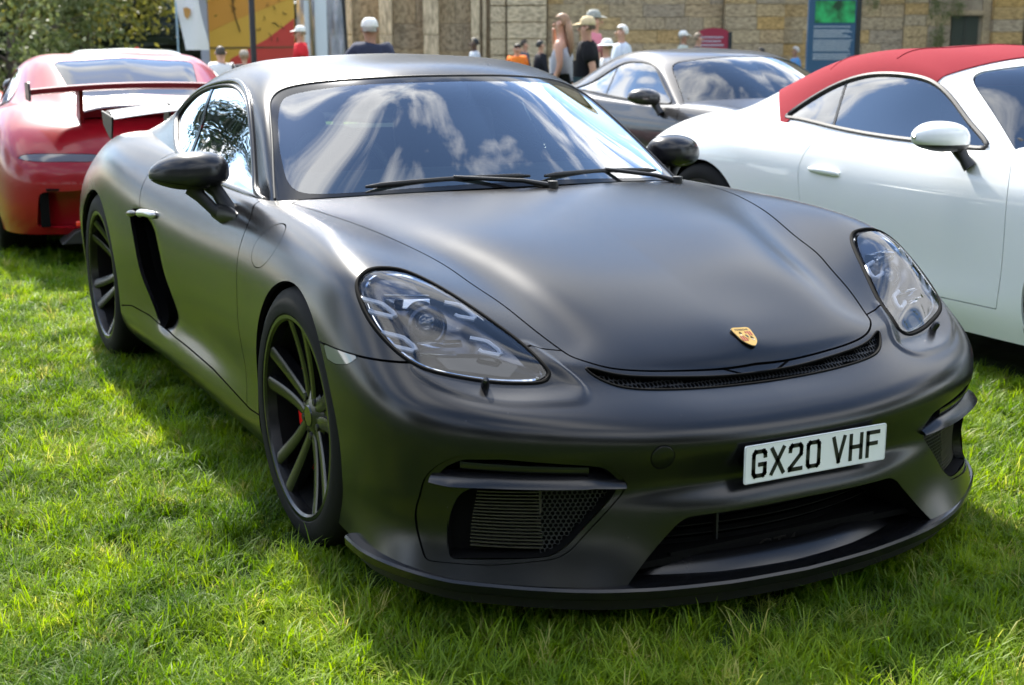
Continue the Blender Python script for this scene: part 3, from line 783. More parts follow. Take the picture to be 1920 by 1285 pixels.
# raised frame round the side windows and black seals
_gbvh = BVHTree.FromPolygons([Vector(v) for v in GS.V], [tuple(map(int, f)) for f in GS.F])
def on_green_side(x, z, off=0.0):
    h = _gbvh.ray_cast(Vector((x, -3, z)), Vector((0, 1, 0)))
    if h[0] is None: return None
    n = np.array(h[1]); n = -n if n[1] > 0 else n
    return np.array(h[0]) + n * off
fr = np.array([p for p in (on_green_side(x, z, .000) for x, z in DLO) if p is not None])
add_both('window_seal', *tube_loop(fr, .0055), M_TRIM, CAR)
_dc = DLO.mean(0)
fr2 = np.array([p for p in (on_green_side(*(_dc + (q - _dc) * 1.0 + (q - _dc) / np.linalg.norm(q - _dc) * .017), off=.001) for q in DLO) if p is not None])
add_both('window_frame', *tube_loop(fr2, .0105, 10), M_WRAP, CAR)
def on_green_front(y, z, off=0.0):
    h = _gbvh.ray_cast(Vector((2, -abs(y), z)), Vector((-1, 0, 0)))
    if h[0] is None: return None
    n = np.array(h[1]); n = -n if n[0] < 0 else n
    p = np.array(h[0]) + n * off; p[1] *= (-1 if y > 0 else 1)
    return p
_wsp = [on_green_front(y, z, -.001) for y, z in WSCR[:91] if z > .83] 
_wsl = [on_green_front(-y, z, -.001) for y, z in WSCR[:91] if z > .83]
_loop = np.array([p for p in (_wsl[::-1] + _wsp[1:]) if p is not None])
obj_from('windscreen_seal', *tube_loop(_loop, .0050, 8, False), M_TRIM, o_ws, True, auto=60)

# ---- cowl and wipers
cw = curve([(-.405, 0), (-.412, .2), (-.44, .4), (-.50, .58)], 40)
V, F = [], []
for x, w in cw:
    V += [(x + .030, -w, .836 - .030 * (w / .7) ** 2), (x - .10, -w, .846 - .034 * (w / .7) ** 2)]
F = [(2 * i, 2 * i + 1, 2 * i + 3, 2 * i + 2) for i in range(len(cw) - 1)]
V2, F2 = mirror_y(V, F); cwl = MB().add(V, F).add(V2, F2); cwl.build('wiper_cowl', M_TRIM, CAR, True)
def wiper(p0, p1, arm0):
    w = MB(); p0, p1 = np.array(p0), np.array(p1)
    pts = [p0 + (p1 - p0) * s + np.array((.004 * math.sin(s * 3.14), 0, .006 * math.sin(s * 3.14))) for s in np.linspace(0, 1, 12)]
    w.tube([tuple(p) for p in pts], [.003] + [.0065] * 10 + [.003], 8, squash=1.3)
    mid = p0 + (p1 - p0) * .52
    w.tube([tuple(arm0), tuple(np.array(arm0) * .7 + mid * .3 + [0, 0, .012]), tuple(mid + [.004, 0, .012])], [.010, .007, .006], 8)
    w.lathe([(0, .018), (.016, .016), (.018, .0), (.018, -.02)], 14, 'z', tuple(arm0))
    return w.build('wiper', M_TRIM, CAR, True, auto=50)
def on_ws(y, z, off=.012):
    p = on_green_front(y, z, off); return p
wiper(on_ws(-.47, .856), on_ws(.05, .872), (-.40, .10, .852))
wiper(on_ws(.10, .870), on_ws(.60, .856), (-.45, .60, .840))
# ---- cabin
INT = mat('cabin_dark', (.045, .047, .05), .7)
d = MB()
d.prism([(-.66, .80), (-.70, .875), (-.80, .89), (-.92, .86), (-.95, .70), (-.9, .45), (-.66, .45)], -.62, .62, 'xz'); d.build('dashboard', INT, CAR, True, auto=40, bevel=.02)
MB().box((-1.5, 0, .30), (2.2, 1.35, .04)).build('cabin_floor', INT, CAR)
MB().prism([(-2.02, .30), (-2.0, .95), (-2.3, .95), (-2.6, .85), (-2.6, .30)], -.62, .62, 'xz').build('rear_bulkhead', INT, CAR)
def seat(y):
    s = empty('seat', (-1.42, y, .32), 0, parent=CAR)
    b = MB(); b.prism([(.28, .10), (.30, .17), (-.18, .12), (-.22, .0), (.2, .0)], -.22, .22, 'xz'); b.build('cushion', M_LEATHER, s, True, bevel=.03, auto=60)
    k = MB(); k.add(*sweep([(0, -.0, 0), (0, .0, 0)], [(1, 0, 0)] * 2, [(0, 0), (0, 0), (0, 0)])) if False else None
    bk = MB(); bk.prism([(-.20, .05), (-.10, .10), (-.26, .58), (-.31, .72), (-.40, .72), (-.38, .50)], -.21, .21, 'xz'); bk.build('backrest', M_LEATHER, s, True, bevel=.035, auto=60)
    MB().box((-.355, 0, .79), (.08, .24, .15)).build('headrest', M_LEATHER, s, True, bevel=.03, auto=60)
seat(-.36); seat(.36)
sw = MB()
cw_ = np.array([(-.02 * 0, .175 * math.cos(a), .175 * math.sin(a)) for a in np.linspace(0, 2 * np.pi, 40, endpoint=False)])
rot = Matrix.Rotation(R(-22), 3, 'Y')
cw_ = np.array([rot @ Vector(v) for v in cw_]) + [-1.02, -.36, .84]
V, F = tube_loop(cw_, .016); sw.add(V, F)
for a in (0, math.pi, -math.pi / 2):
    e = rot @ Vector((0, .17 * math.cos(a), .17 * math.sin(a))); sw.tube([(-1.0, -.36, .84), (-1.02 + e.x, -.36 + e.y, .84 + e.z)], [.03, .016], 8)
sw.build('steering_wheel', M_LEATHER, CAR, True, auto=50)
im = MB(); im.box((-1.0, 0, 1.125), (.03, .20, .055)); im.build('rear_view_mirror', M_GLOSSBLACK, CAR, True, bevel=.012, auto=50)
# ================================================================ headlamps
def head_loop(scale=1.0, depth=0.0, n=None, shift=(0, 0)):
    P = HEAD if n is None else HEAD[::max(1, len(HEAD) // n)]
    c = HEAD.mean(0); L = []
    for w, z in P:
        w2, z2 = c + (np.array((w, z)) - c) * scale + shift
        p, nn = on_front(-w2, z2); L.append(p - np.array((.80, -.35, .42)) / 1.0 * depth)
    return np.array(L)
def headlamp(side):
    hl = empty('headlight', (0, 0, 0), 0, parent=CAR)
    fl = np.array([1, 1 if side < 0 else -1, 1.])
    def put(name, V, F, m, smooth=True, auto=40):
        V = np.asarray(V, float) * fl
        if side > 0: F = [tuple(f)[::-1] for f in F]
        return obj_from(name, V, F, m, hl, smooth, auto=auto)
    lens = LENS_R.offset(.0015)
    lens = lens if side < 0 else lens.mirror()
    lens.obj('lens', M_LENS, hl)
    put('seal', *tube_loop(head_loop(.995, .002), .0058, 8), M_LINER)
    rings = [head_loop(.985, .004, 70), head_loop(.93, .030, 70), head_loop(.80, .062, 70), head_loop(.45, .085, 70)]
    k = len(rings[0]); V = np.concatenate(rings); F = [(i * k + j, i * k + (j + 1) % k, (i + 1) * k + (j + 1) % k, (i + 1) * k + j) for i in range(3) for j in range(k)]
    F.append(tuple(range(3 * k, 4 * k)))
    put('bowl', V, F, M_LAMPGREY)
    # bright inner border strip along the lower edge
    put('inner_bezel', *tube_loop(head_loop(.925, .016, 70), .0045, 6), M_CHROME)
    def front_pt(w, z, depth): p, n = on_front(-w, z); return p - np.array((.80, -.35, .42)) * depth
    # the low black step of the lamp
    q = [front_pt(w, z, .028) for w, z in ((.60, .560), (.72, .578), (.735, .60), (.62, .595), (.57, .58))]; q2 = [p - np.array((.05, 0, .0)) for p in q]
    put('lower_panel', q + q2, [(0, 1, 2, 3, 4), (9, 8, 7, 6, 5)] + [(i, 5 + i, 5 + (i + 1) % 5, (i + 1) % 5) for i in range(5)], M_GLOSSBLACK, False)
    # projector
    c = front_pt(.722, .662, .048); ax = np.array((.86, -.12, .18)); ax /= np.linalg.norm(ax)
    u = np.cross(ax, (0, 0, 1)); u /= np.linalg.norm(u); v = np.cross(u, ax)
    def disc(prof, n=36, cc=c):
        V, F = [], []
        for i in range(n):
            a = 2 * math.pi * i / n
            for r_, h in prof: V.append(cc + ax * h + (u * math.cos(a) + v * math.sin(a)) * r_)
        m_ = len(prof)
        for i in range(n):
            for j in range(m_ - 1): F.append((i * m_ + j, ((i + 1) % n) * m_ + j, ((i + 1) % n) * m_ + j + 1, i * m_ + j + 1))
        return V, F
    put('projector_housing', *disc([(.050, -.03), (.047, .002), (.040, .006), (.036, .004), (.035, -.004)]), M_LAMPGREY)
    put('projector_lens', *disc([(.0355, 0), (.032, .009), (.022, .016), (.010, .019), (.0, .0195)]), M_GLASSLIKE)
    # reflector block above and below the projector
    for (w0, z0, w1, z1, dz, nm) in ((.790, .705, .690, .700, .018, 'reflector'), (.770, .626, .668, .624, .007, 'reflector'), (.765, .610, .690, .606, .004, 'reflector')):
        a, b = front_pt(w0, z0, .036), front_pt(w1, z1, .036)
        V, F = sweep([a, (a + b) / 2 + (.006, 0, 0), b], [(.9, -.3, 0)] * 3, [(0, -dz), (.012, -dz * .6), (.012, dz * .6), (0, dz), (-.02, dz), (-.02, -dz)])
        put(nm, V, F, M_CHROME)
    # four daytime brackets, open towards the outside
    for w, z in ((.809, .688), (.797, .625), (.632, .676), (.622, .612)):
        hw, hh = .025, .0115
        pts = [(-hw, hh), (hw * .1, hh), (hw * .45, hh * .9), (hw * .95, -hh * .1), (hw, -hh * .7), (hw * .8, -hh), (-hw * .55, -hh), (-hw * .72, -hh * .8)]
        P = np.array([front_pt(w - a, z + b - a * .22, .007) for a, b in pts])
        put('daytime_light', *tube_loop(P, .0060, 8, False), M_LAMPWHITE)
    return hl
headlamp(-1); headlamp(1)
for s in (-1, 1):
    p, n = on_front(s * .664, .5405)
    nz = MB(); nz.lathe([(0, .026), (.006, .025), (.0095, .018), (.0095, .002), (.014, -.004)], 16, 'x')
    o = nz.build('washer_nozzle', M_GLOSSBLACK, CAR, True, auto=40); o.location = p; o.rotation_euler = Vector(n).to_track_quat('X', 'Z').to_euler()

# ================================================================ slot under the bonnet
def honeycomb(name, outline, place, cell, parent, m, bar=.16, depth=.004):
    'hexagon net inside an outline; place(a, b) -> 3D point'
    mb = MB(); lo, hi = outline.min(0), outline.max(0)
    dx, dz = cell * math.sqrt(3), cell * 1.5
    cen = []
    j = 0; z = lo[1]
    while z < hi[1]:
        x = lo[0] + (dx / 2 if j % 2 else 0)
        while x < hi[0]: cen.append((x, z)); x += dx
        z += dz; j += 1
    cen = np.array(cen); keep = poly_sd(cen, outline) < -cell * .2
    for x, z in cen[keep]:
        ro, ri = cell * 1.0, cell * (1 - bar)
        O = [place(x + ro * math.sin(q), z + ro * math.cos(q)) for q in np.arange(6) * math.pi / 3]
        I = [place(x + ri * math.sin(q), z + ri * math.cos(q)) for q in np.arange(6) * math.pi / 3]
        B = [np.array(p) - np.array((depth, 0, 0)) for p in I]
        mb.add(O + I + B, [(i, (i + 1) % 6, 6 + (i + 1) % 6, 6 + i) for i in range(6)] + [(6 + i, 6 + (i + 1) % 6, 12 + (i + 1) % 6, 12 + i) for i in range(6)])
    return mb.build(name, m, parent, fix=False)
slot_loop = np.array([on_front(w, z)[0] for w, z in SLOT])
back = slot_loop + np.array((-.045, 0, -.012))
k = len(SLOT)
obj_from('slot_duct', np.concatenate([slot_loop + (-.004, 0, 0), back]), [(i, (i + 1) % k, k + (i + 1) % k, k + i) for i in range(k)] + [tuple(range(k, 2 * k))], M_LINER, o_bump, True, auto=30)
obj_from('slot_rim', *tube_loop(slot_loop + (.000, 0, .0), .0030, 8), M_LINER, o_bump, True)
_sl2 = SLOT.copy(); _sl2[:, 1] -= np.where(_sl2[:, 1] > np.interp(np.abs(_sl2[:, 0]), [0, .26, .40, .432], [.517, .5275, .545, .565]), .006, 0)
honeycomb('slot_mesh', _sl2, lambda a, b: on_front(a, b)[0] + np.array((-.014, 0, -.003)), .0062, o_bump, M_CREASE, .22)

# ================================================================ lower openings
# central mouth: walls follow the opening back into a dark box
c_loop = []
for w, z in CENTRAL:
    p = on_front(w, max(z, .128))[0]; p[2] = z; c_loop.append(p)
c_loop = np.array(c_loop); k = len(c_loop)
mid = c_loop * [1, .965, 1] + (-.05, 0, -.004); bk = c_loop * [1, .93, 1] + (-.22, 0, -.012)
V = np.concatenate([c_loop + (-.004, 0, 0), mid, bk]); F = [(r_ * k + i, r_ * k + (i + 1) % k, (r_ + 1) * k + (i + 1) % k, (r_ + 1) * k + i) for r_ in range(2) for i in range(k)] + [tuple(range(2 * k, 3 * k))]
obj_from('mouth_duct', V, F, M_LINER, o_bump, True, auto=35)
for z_, w_ in ((.236, .33), (.214, .345), (.192, .365), (.170, .385), (.150, .40)):
    pts = np.array([(.815 - .10 * (w / .45) ** 2, w, z_) for w in np.linspace(-w_, w_, 30)])
    V, F = sweep(pts, plan_normals(pts, -1), [(-.012, -.002), (.006, -.004), (.008, 0), (-.012, .003)])
    obj_from('mouth_slat', V, F, M_CREASE, o_bump, True, auto=40)
MB().box((.815, -.145, .195), (.012, .006, .10)).build('mouth_divider', M_CREASE, o_bump)

def front_path(z, ws, off=0.0):
    P = []; N = []
    for w in ws:
        p, n = on_front(-w, z); n = np.array((n[0], n[1], 0)); n /= np.linalg.norm(n); P.append(p + n * off); N.append(n)
    return np.array(P), np.array(N)
for s in (-1, 1):
    side_p = empty('side_intake', (0, 0, 0), 0, parent=CAR)
    fl = np.array([1, 1 if s < 0 else -1, 1.])
    def put(name, V, F, m, smooth=True, auto=40):
        V = np.asarray(V, float) * fl
        if s > 0: F = [tuple(f)[::-1] for f in F]
        return obj_from(name, V, F, m, side_p, smooth, auto=auto)
    frame = _ins.outside(f_front(BROW, .4)(_ins.V)); frame = frame.outside(f_front(GRILLE, .4)(frame.V))
    frame = frame.offset(-.004).thick(.022)
    (frame if s < 0 else frame.mirror()).obj('intake_frame', M_WRAP, side_p)
    # recess behind the brow with the thin lamp strip
    bl = np.array([on_front(-w, z)[0] for w, z in BROW]); k = len(bl)
    put('brow_recess', np.concatenate([bl + (-.006, 0, 0), bl * [1, .99, 1] + (-.060, 0, .0)]), [(i, (i + 1) % k, k + (i + 1) % k, k + i) for i in range(k)] + [tuple(range(k, 2 * k))], M_LINER)
    P, N = front_path(.388, np.linspace(.755, .512, 30), -.016)
    P[:, 2] = np.linspace(.390, .379, 30)
    put('lamp_strip', *sweep(P, N, [(0, -.008), (.010, -.0075), (.0125, -.003), (.0115, .008), (0, .009)]), M_LENSSTRIP if 'M_LENSSTRIP' in globals() else M_GLOSSBLACK)
    # blade: a fin that stands proud of the opening
    wsb = np.linspace(.800, .432, 46); P, N = front_path(.36, wsb)
    zc = np.interp(wsb, [.432, .50, .70, .80], [.3445, .356, .360, .358]); P[:, 2] = zc
    V, F = [], []
    for i, w in enumerate(wsb):
        e = min(1, (w - .430) / .09, (.812 - w) / .045); e = max(e, .05) ** .6
        for o_, u_ in ((-.050, -.004), (.004 + .014 * e, -.014), (.008 + .016 * e, -.011), (.004 + .013 * e, .000), (-.012, .0165), (-.050, .018)):
            V.append(P[i] + N[i] * o_ + np.array((0, 0, u_ * (.45 + .55 * e))))
    kk = 6
    F = [(i * kk + j, i * kk + (j + 1) % kk, (i + 1) * kk + (j + 1) % kk, (i + 1) * kk + j) for i in range(len(wsb) - 1) for j in range(kk)] + [tuple(range(kk)), tuple(range((len(wsb) - 1) * kk, len(wsb) * kk))[::-1]]
    put('blade', V, F, M_WRAP, True, 35)
    # duct behind the grille
    gl_ = np.array([on_front(-w, z)[0] for w, z in GRILLE]); k = len(gl_)
    put('duct', np.concatenate([gl_ + (-.006, 0, 0), gl_ * [1, .985, 1] + (-.065, 0, .0)]), [(i, (i + 1) % k, k + (i + 1) % k, k + i) for i in range(k)] + [tuple(range(k, 2 * k))], M_LINER)
    # rim along the slanting inner edge and bottom
    rim = [q for q in GRILLE if q[1] < .335 and not (q[0] > .70 and q[1] > .2)]
    # horizontal cooler fins
    for i in range(19):
        z = .2005 + i * .0077
        w1 = np.interp(z, [.2, .28, .345], [.742, .733, .722]); P, N = front_path(z, np.linspace(w1, .604, 10), -.030)
        put('cooler_fin', *sweep(P, N, [(-.014, -.0006), (.004, -.0016), (.004, .0010), (-.014, .0012)]), M_FIN, True)
    P, N = front_path(.30, [.604, .6025], -.026)
    P = np.array([on_front(-.603, z)[0] for z in np.linspace(.278, .346, 6)]) + (-.026, .012, 0)
    put('fin_frame', *tube_loop(P, .0028, 6, False), M_FIN)
    G2 = GRILLE[(GRILLE[:, 0] < .80)].copy()
    G2 = np.array([(min(w, .600), z) for w, z in GRILLE])
    flx = 1 if s < 0 else -1
    o = honeycomb('intake_mesh', G2, lambda a, b: (on_front(-a, b)[0] + np.array((-.030, 0, 0))) * fl, .0060, side_p, M_CREASE, .2, .003)
M_DRLSTRIP = None

# ================================================================ splitter lip
lw = np.array([(.978, 0), (.974, .12), (.962, .27), (.934, .43), (.885, .55), (.825, .645), (.730, .775), (.660, .838), (.560, .888), (.470, .906), (.405, .908)])
lc = curve(lw, 90); lz = np.interp(lc[:, 1], [0, .2, .45, .65, .78, .90], [.083, .086, .098, .102, .108, .124]); lz[-20:] = np.maximum(lz[-20:], np.linspace(lz[-20], .128, 20))
P = np.c_[lc[:, 0], -lc[:, 1], lz]; N = plan_normals(P, -1)
if N[0, 0] < 0: N = -N
sec = [(-.13, .018), (-.055, .027), (-.016, .030), (-.004, .028), (.0, .022), (-.002, .004), (-.008, .0), (-.02, -.003), (-.13, -.003)]
def both_half(P, N, sec):
    V, F = sweep(P, N, sec, True, False); k = len(sec); n = len(P)
    P2 = P[::-1] * [1, -1, 1]; N2 = N[::-1] * [1, -1, 1]
    return sweep(np.concatenate([P2[:-1], P]), np.concatenate([N2[:-1], N]), sec)
V, F = both_half(P, N, sec)
o_lip = obj_from('front_splitter', V, F, M_WRAP, CAR, True, auto=35)
# black rubber edge underneath
V, F = both_half(P - [0, 0, .002], N, [(-.030, 0), (-.034, -.030), (-.055, -.034), (-.10, -.01), (-.10, 0)])
obj_from('splitter_skirt', V, F, M_TRIM, o_lip, True, auto=35)
# lower rail that carries the bumper above the lip
P3 = P + N * -.052 + [0, 0, .024]
V, F = both_half(P3[14:], N[14:], [(-.05, .0), (.006, .0), (.012, .006), (.010, .020), (-.004, .036), (-.05, .044)]) if False else (None, None)
# tray in the mouth
tw = np.linspace(-.40, .40, 50)
P = np.array([(.902 - .10 * (w / .45) ** 2, w, .112) for w in tw]); Nn = plan_normals(P, -1); Nn = np.where(Nn[:, :1] < 0, -Nn, Nn)
V = []
for i, w in enumerate(tw):
    e = 1 - sstep(.33, .40, abs(w))
    for o_, u_ in ((.030, -.012), (.022, .000), (.006, .016), (-.010, .030), (-.022, .033), (-.030, .026), (-.034, -.012)):
        V.append(P[i] + Nn[i] * o_ + np.array((0, 0, u_ * (.2 + .8 * e))))
F = [(i * 7 + j, i * 7 + j + 1, (i + 1) * 7 + j + 1, (i + 1) * 7 + j) for i in range(len(tw) - 1) for j in range(6)]
obj_from('mouth_tray', V, F, M_WRAP, o_lip, True, auto=60)
for s in (-1, 1):
    p0 = np.array((.722, s * .780, .108)); 
# raised letters low in the mouth
def text_mesh(name, body, size, m, parent, extrude=.0006, font_w=1.0, space=1.0, bold=0.0, align='CENTER'):
    cu = bpy.data.curves.new(name, 'FONT'); cu.body = body; cu.size = size; cu.extrude = extrude; cu.align_x = align; cu.align_y = 'CENTER'; cu.space_character = space; cu.offset = bold
    to = bpy.data.objects.new(name, cu); COL.objects.link(to)
    dg = bpy.context.evaluated_depsgraph_get(); me = bpy.data.meshes.new_from_object(to.evaluated_get(dg))
    bpy.data.objects.remove(to); bpy.data.curves.remove(cu)
    if font_w != 1.0:
        for v in me.vertices: v.co.x *= font_w
    me.materials.clear(); me.materials.append(m)
    o = bpy.data.objects.new(name, me); COL.objects.link(o); o.parent = parent
    return o
tx = text_mesh('model_lettering', 'GT4', .046, mat('dark_lettering', (.03, .028, .024), .3, metal=.5), o_lip, .001, 1.35, 1.05)
tx.rotation_euler = (R(90), 0, R(90)); tx.location = (.862, .0, .128)
MB().box((.852, 0, .128), (.012, .60, .06)).build('lettering_panel', M_LINER, o_lip)

# ================================================================ number plate, tow cover, badge
PLW, PLH = .412, .0885
pl = empty('number_plate', (.939, .041, .3655), 0, parent=CAR); pl.rotation_euler = (0, 0, R(.0))
q = round_poly([(-PLW / 2, -PLH / 2), (PLW / 2, -PLH / 2), (PLW / 2, PLH / 2), (-PLW / 2, PLH / 2)], .006, 4)
MB().prism(q, -.003, .0, 'yz').build('plate_board', M_PLATE, pl, False)
# thin raised border
ring = np.array([(0.0004, *(a * [1 - .010, 1 - .045])) for a in q]); V, F = tube_loop(ring, .0006, 5); obj_from('plate_border', V, F, mat('plate_edge', (.5, .52, .53), .4), pl)
def stroke(segs, x0, w, h, t):
    mb = MB()
    for pts in segs:
        P = [Vector((x0 + a * w, b * h)) for a, b in pts]
        for a, b in zip(P[:-1], P[1:]):
            d_ = (b - a); L = d_.length
            if L < 1e-6: continue
            d_ /= L; nn = Vector((-d_.y, d_.x)) * t / 2; e = d_ * t / 2
            Q = [a - nn - e, b - nn + e, b + nn + e, a + nn - e]
            mb.prism([(v.x, v.y) for v in Q], .0004, .0010, 'yz')
    return mb
GL = {
 'G': [[(1, .80), (.98, .92), (.85, 1), (.15, 1), (.02, .9), (0, .8), (0, .2), (.02, .1), (.15, 0), (.85, 0), (.98, .08), (1, .2), (1, .46), (.55, .46)]],
 'X': [[(0, 1), (1, 0)], [(0, 0), (1, 1)]],
 '2': [[(0, .80), (.02, .92), (.15, 1), (.85, 1), (.98, .92), (1, .80), (.97, .62), (0, .06), (0, 0), (1, 0)]],
 '0': [[(.15, 1), (.85, 1), (.98, .92), (1, .8), (1, .2), (.98, .08), (.85, 0), (.15, 0), (.02, .08), (0, .2), (0, .8), (.02, .92), (.15, 1)]],
 'V': [[(0, 1), (.5, 0), (1, 1)]], 'H': [[(0, 0), (0, 1)], [(1, 0), (1, 1)], [(0, .5), (1, .5)]], 'F': [[(0, 0), (0, 1), (1, 1)], [(0, .52), (.82, .52)]]}
ch, cw_l, tk = .0655, .0415, .0098
xs = []; x = 0
for c_ in 'GX20 VHF':
    if c_ == ' ': x += .0235; continue
    xs.append((c_, x)); x += cw_l + .0098
tot = x - .0098
for c_, xx in xs:
    mb = stroke(GL[c_], xx - tot / 2 + tk / 2, cw_l - tk, ch - tk, tk)
    o = mb.build('plate_letter', M_PLATETXT, pl); o.location = (0, 0, -(ch - tk) / 2)
MB().box((-.010, 0, 0), (.014, .36, .06)).build('plate_holder', M_TRIM, pl)
p, n = on_front(-.355, .402)
tc_ = MB(); tc_.lathe([(0, .0016), (.0245, .0016), (.0262, .0006), (.0268, -.002)], 40, 'x'); o = tc_.build('tow_hook_cover', M_WRAP, o_bump, True, auto=40); o.location = p; o.rotation_euler = Vector(n).to_track_quat('X', 'Z').to_euler()
tr_ = MB(); tr_.lathe([(.0268, .0004), (.0283, .0004)], 40, 'x'); o = tr_.build('tow_cover_gap', M_LINER, o_bump, True); o.location = p; o.rotation_euler = Vector(n).to_track_quat('X', 'Z').to_euler()
# badge: a shield with gold ground, red bars and a small dark centre
p, n = on_front(.012, .5905)
h = _bvh.ray_cast(Vector((.700, -.012, 2)), Vector((0, 0, -1))); p = np.array(h[0]) * [1, -1, 1]; n = np.array(h[1]) * [1, -1, 1]; n = n if n[2] > 0 else -n
bd = empty('badge', tuple(p + n * .0012), 0, parent=o_hood)
zax = Vector(n); yax = Vector((-n[2], 0, n[0])).normalized(); xax = yax.cross(zax)
bd.rotation_euler = Matrix((xax, yax, zax)).transposed().to_euler()
SHIELD = curve([(-.0255, .032), (0, .0345), (.0255, .032), (.0265, .010), (.022, -.013), (.012, -.027), (0, -.0345), (-.012, -.027), (-.022, -.013), (-.0265, .010)], 60, True)
G_ = mat('badge_gold', (.62, .38, .10), .28, metal=.75); RD = mat('badge_red', (.30, .03, .025), .35); BK = mat('badge_black', (.03, .025, .02), .4)
MB().prism(SHIELD * 1.04, -.001, .0010, 'xy').build('shield_edge', BK, bd, False)
MB().prism(SHIELD, .0010, .0022, 'xy').build('shield', G_, bd, False)
def bars(x0, x1, y0, y1, n):
    for i in range(n):
        xx = x0 + (x1 - x0) * (i + .5) / n; hw = (x1 - x0) / n * .27
        MB().box((xx, (y0 + y1) / 2, .0025), (hw * 2, y1 - y0, .0006)).build('red_bar', RD, bd)
bars(.003, .0225, .003, .0185, 3); bars(-.0215, -.003, -.0165, .001, 3)
def arcs(cx, cy, fl):
    for r_ in (.004, .007, .010):
        pts = [(cx + fl * r_ * math.cos(a), cy + r_ * math.sin(a), .0025) for a in np.linspace(-1.0, 1.0, 8)]
        MB().tube(pts, .0006, 5).build('antler', BK, bd)
arcs(-.017, .010, 1); arcs(.006, -.008, 1)
INN = curve([(-.0085, .0085), (0, .0095), (.0085, .0085), (.0085, .001), (.005, -.006), (0, -.0105), (-.005, -.006), (-.0085, .001)], 40, True)
MB().prism(INN, .0022, .0032, 'xy').build('inner_shield', G_, bd, False)
MB().prism([(-.003, -.006), (0, -.003), (.003, -.006), (.0035, .001), (.001, .006), (-.0035, .0045), (-.001, .001)], .0032, .0038, 'xy').build('emblem', BK, bd)
tx = text_mesh('badge_lettering', 'PORSCHE', .0085, BK, bd, .0003, 1.0, 1.1); tx.location = (0, .0255, .0024)

# ================================================================ wing mirrors
def door_mirror(s):
    mr = empty('door_mirror', (0, 0, 0), 0, parent=CAR)
    c = np.array((-.895, s * .898, .892))
    nu, nv = 36, 28; V = []
    for i in range(nv + 1):
        ph = math.pi * i / nv
        for j in range(nu):
            th = 2 * math.pi * j / nu
            x_, y_, z_ = math.sin(ph) * math.cos(th), math.cos(ph), math.sin(ph) * math.sin(th)
            sg = lambda q, e: math.copysign(abs(q) ** e, q)
            yy = sg(y_, .72); k_ = 1 - .36 * max(0, yy) ** 1.6 - .03 * max(0, -yy)
            X_ = sg(x_, .9) * .086 * k_; Z_ = sg(z_, .74) * .068 * k_
            if X_ < -.012: X_ = -.012 + (X_ + .012) * .25           # flat glass side
            X_ -= yy * yy * .020 + .018 * yy
            if Z_ < 0: Z_ *= .72
            Z_ += -.004 * yy
            V.append(c + np.array((X_, s * yy * .118, Z_)))
    F = [(i * nu + j, i * nu + (j + 1) % nu, (i + 1) * nu + (j + 1) % nu, (i + 1) * nu + j) for i in range(nv) for j in range(nu)]
    sp = Srf(np.array(V), np.array([(a, b, c_) for a, b, c_, d_ in F] + [(a, c_, d_) for a, b, c_, d_ in F]))
    low = lambda V: V[:, 2] - (c[2] - .030 + .16 * (np.abs(V[:, 1]) - .92))
    cap, bot = sp.outside(low(sp.V) - .001), sp.inside(low(sp.V) + .001)
    cap.obj('mirror_cap', M_MIRROR, mr); bot.obj('mirror_base', M_TRIM, mr)
    g = [(c[0] - .030, c[1] + s * a, c[2] + b) for a, b in round_poly([(-.10, -.030), (.10, -.028), (.095, .040), (-.10, .044)], .03)]
    obj_from('mirror_glass', g, [tuple(range(len(g)))], M_CHROME, mr, False)
    # forked arm to the door
    a = MB()
    a.tube([(c[0] + .01, s * .845, c[2] - .030), (c[0] + .035, s * .825, .835), (c[0] + .075, s * .808, .790), (c[0] + .09, s * .800, .768)], [.020, .016, .018, .026], 10, squash=1.5)
    a.tube([(c[0] - .0, s * .895, c[2] - .042), (c[0] + .02, s * .875, .822), (c[0] + .05, s * .845, .785), (c[0] + .08, s * .815, .770)], [.022, .015, .014, .020], 10, squash=1.4)
    a.build('mirror_arm', M_TRIM, mr, True, auto=60)
    b = MB(); b.tube([(c[0] + .02, s * .835, .775), (c[0] + .07, s * .818, .772), (c[0] + .17, s * .802, .770)], [.016, .026, .010], 12, squash=1.3)
    b.build('mirror_foot', M_TRIM, mr, True, auto=60)
M_MIRROR = mat('mirror_black', (.008, .008, .010), .27, spec=.5)
door_mirror(-1); door_mirror(1)

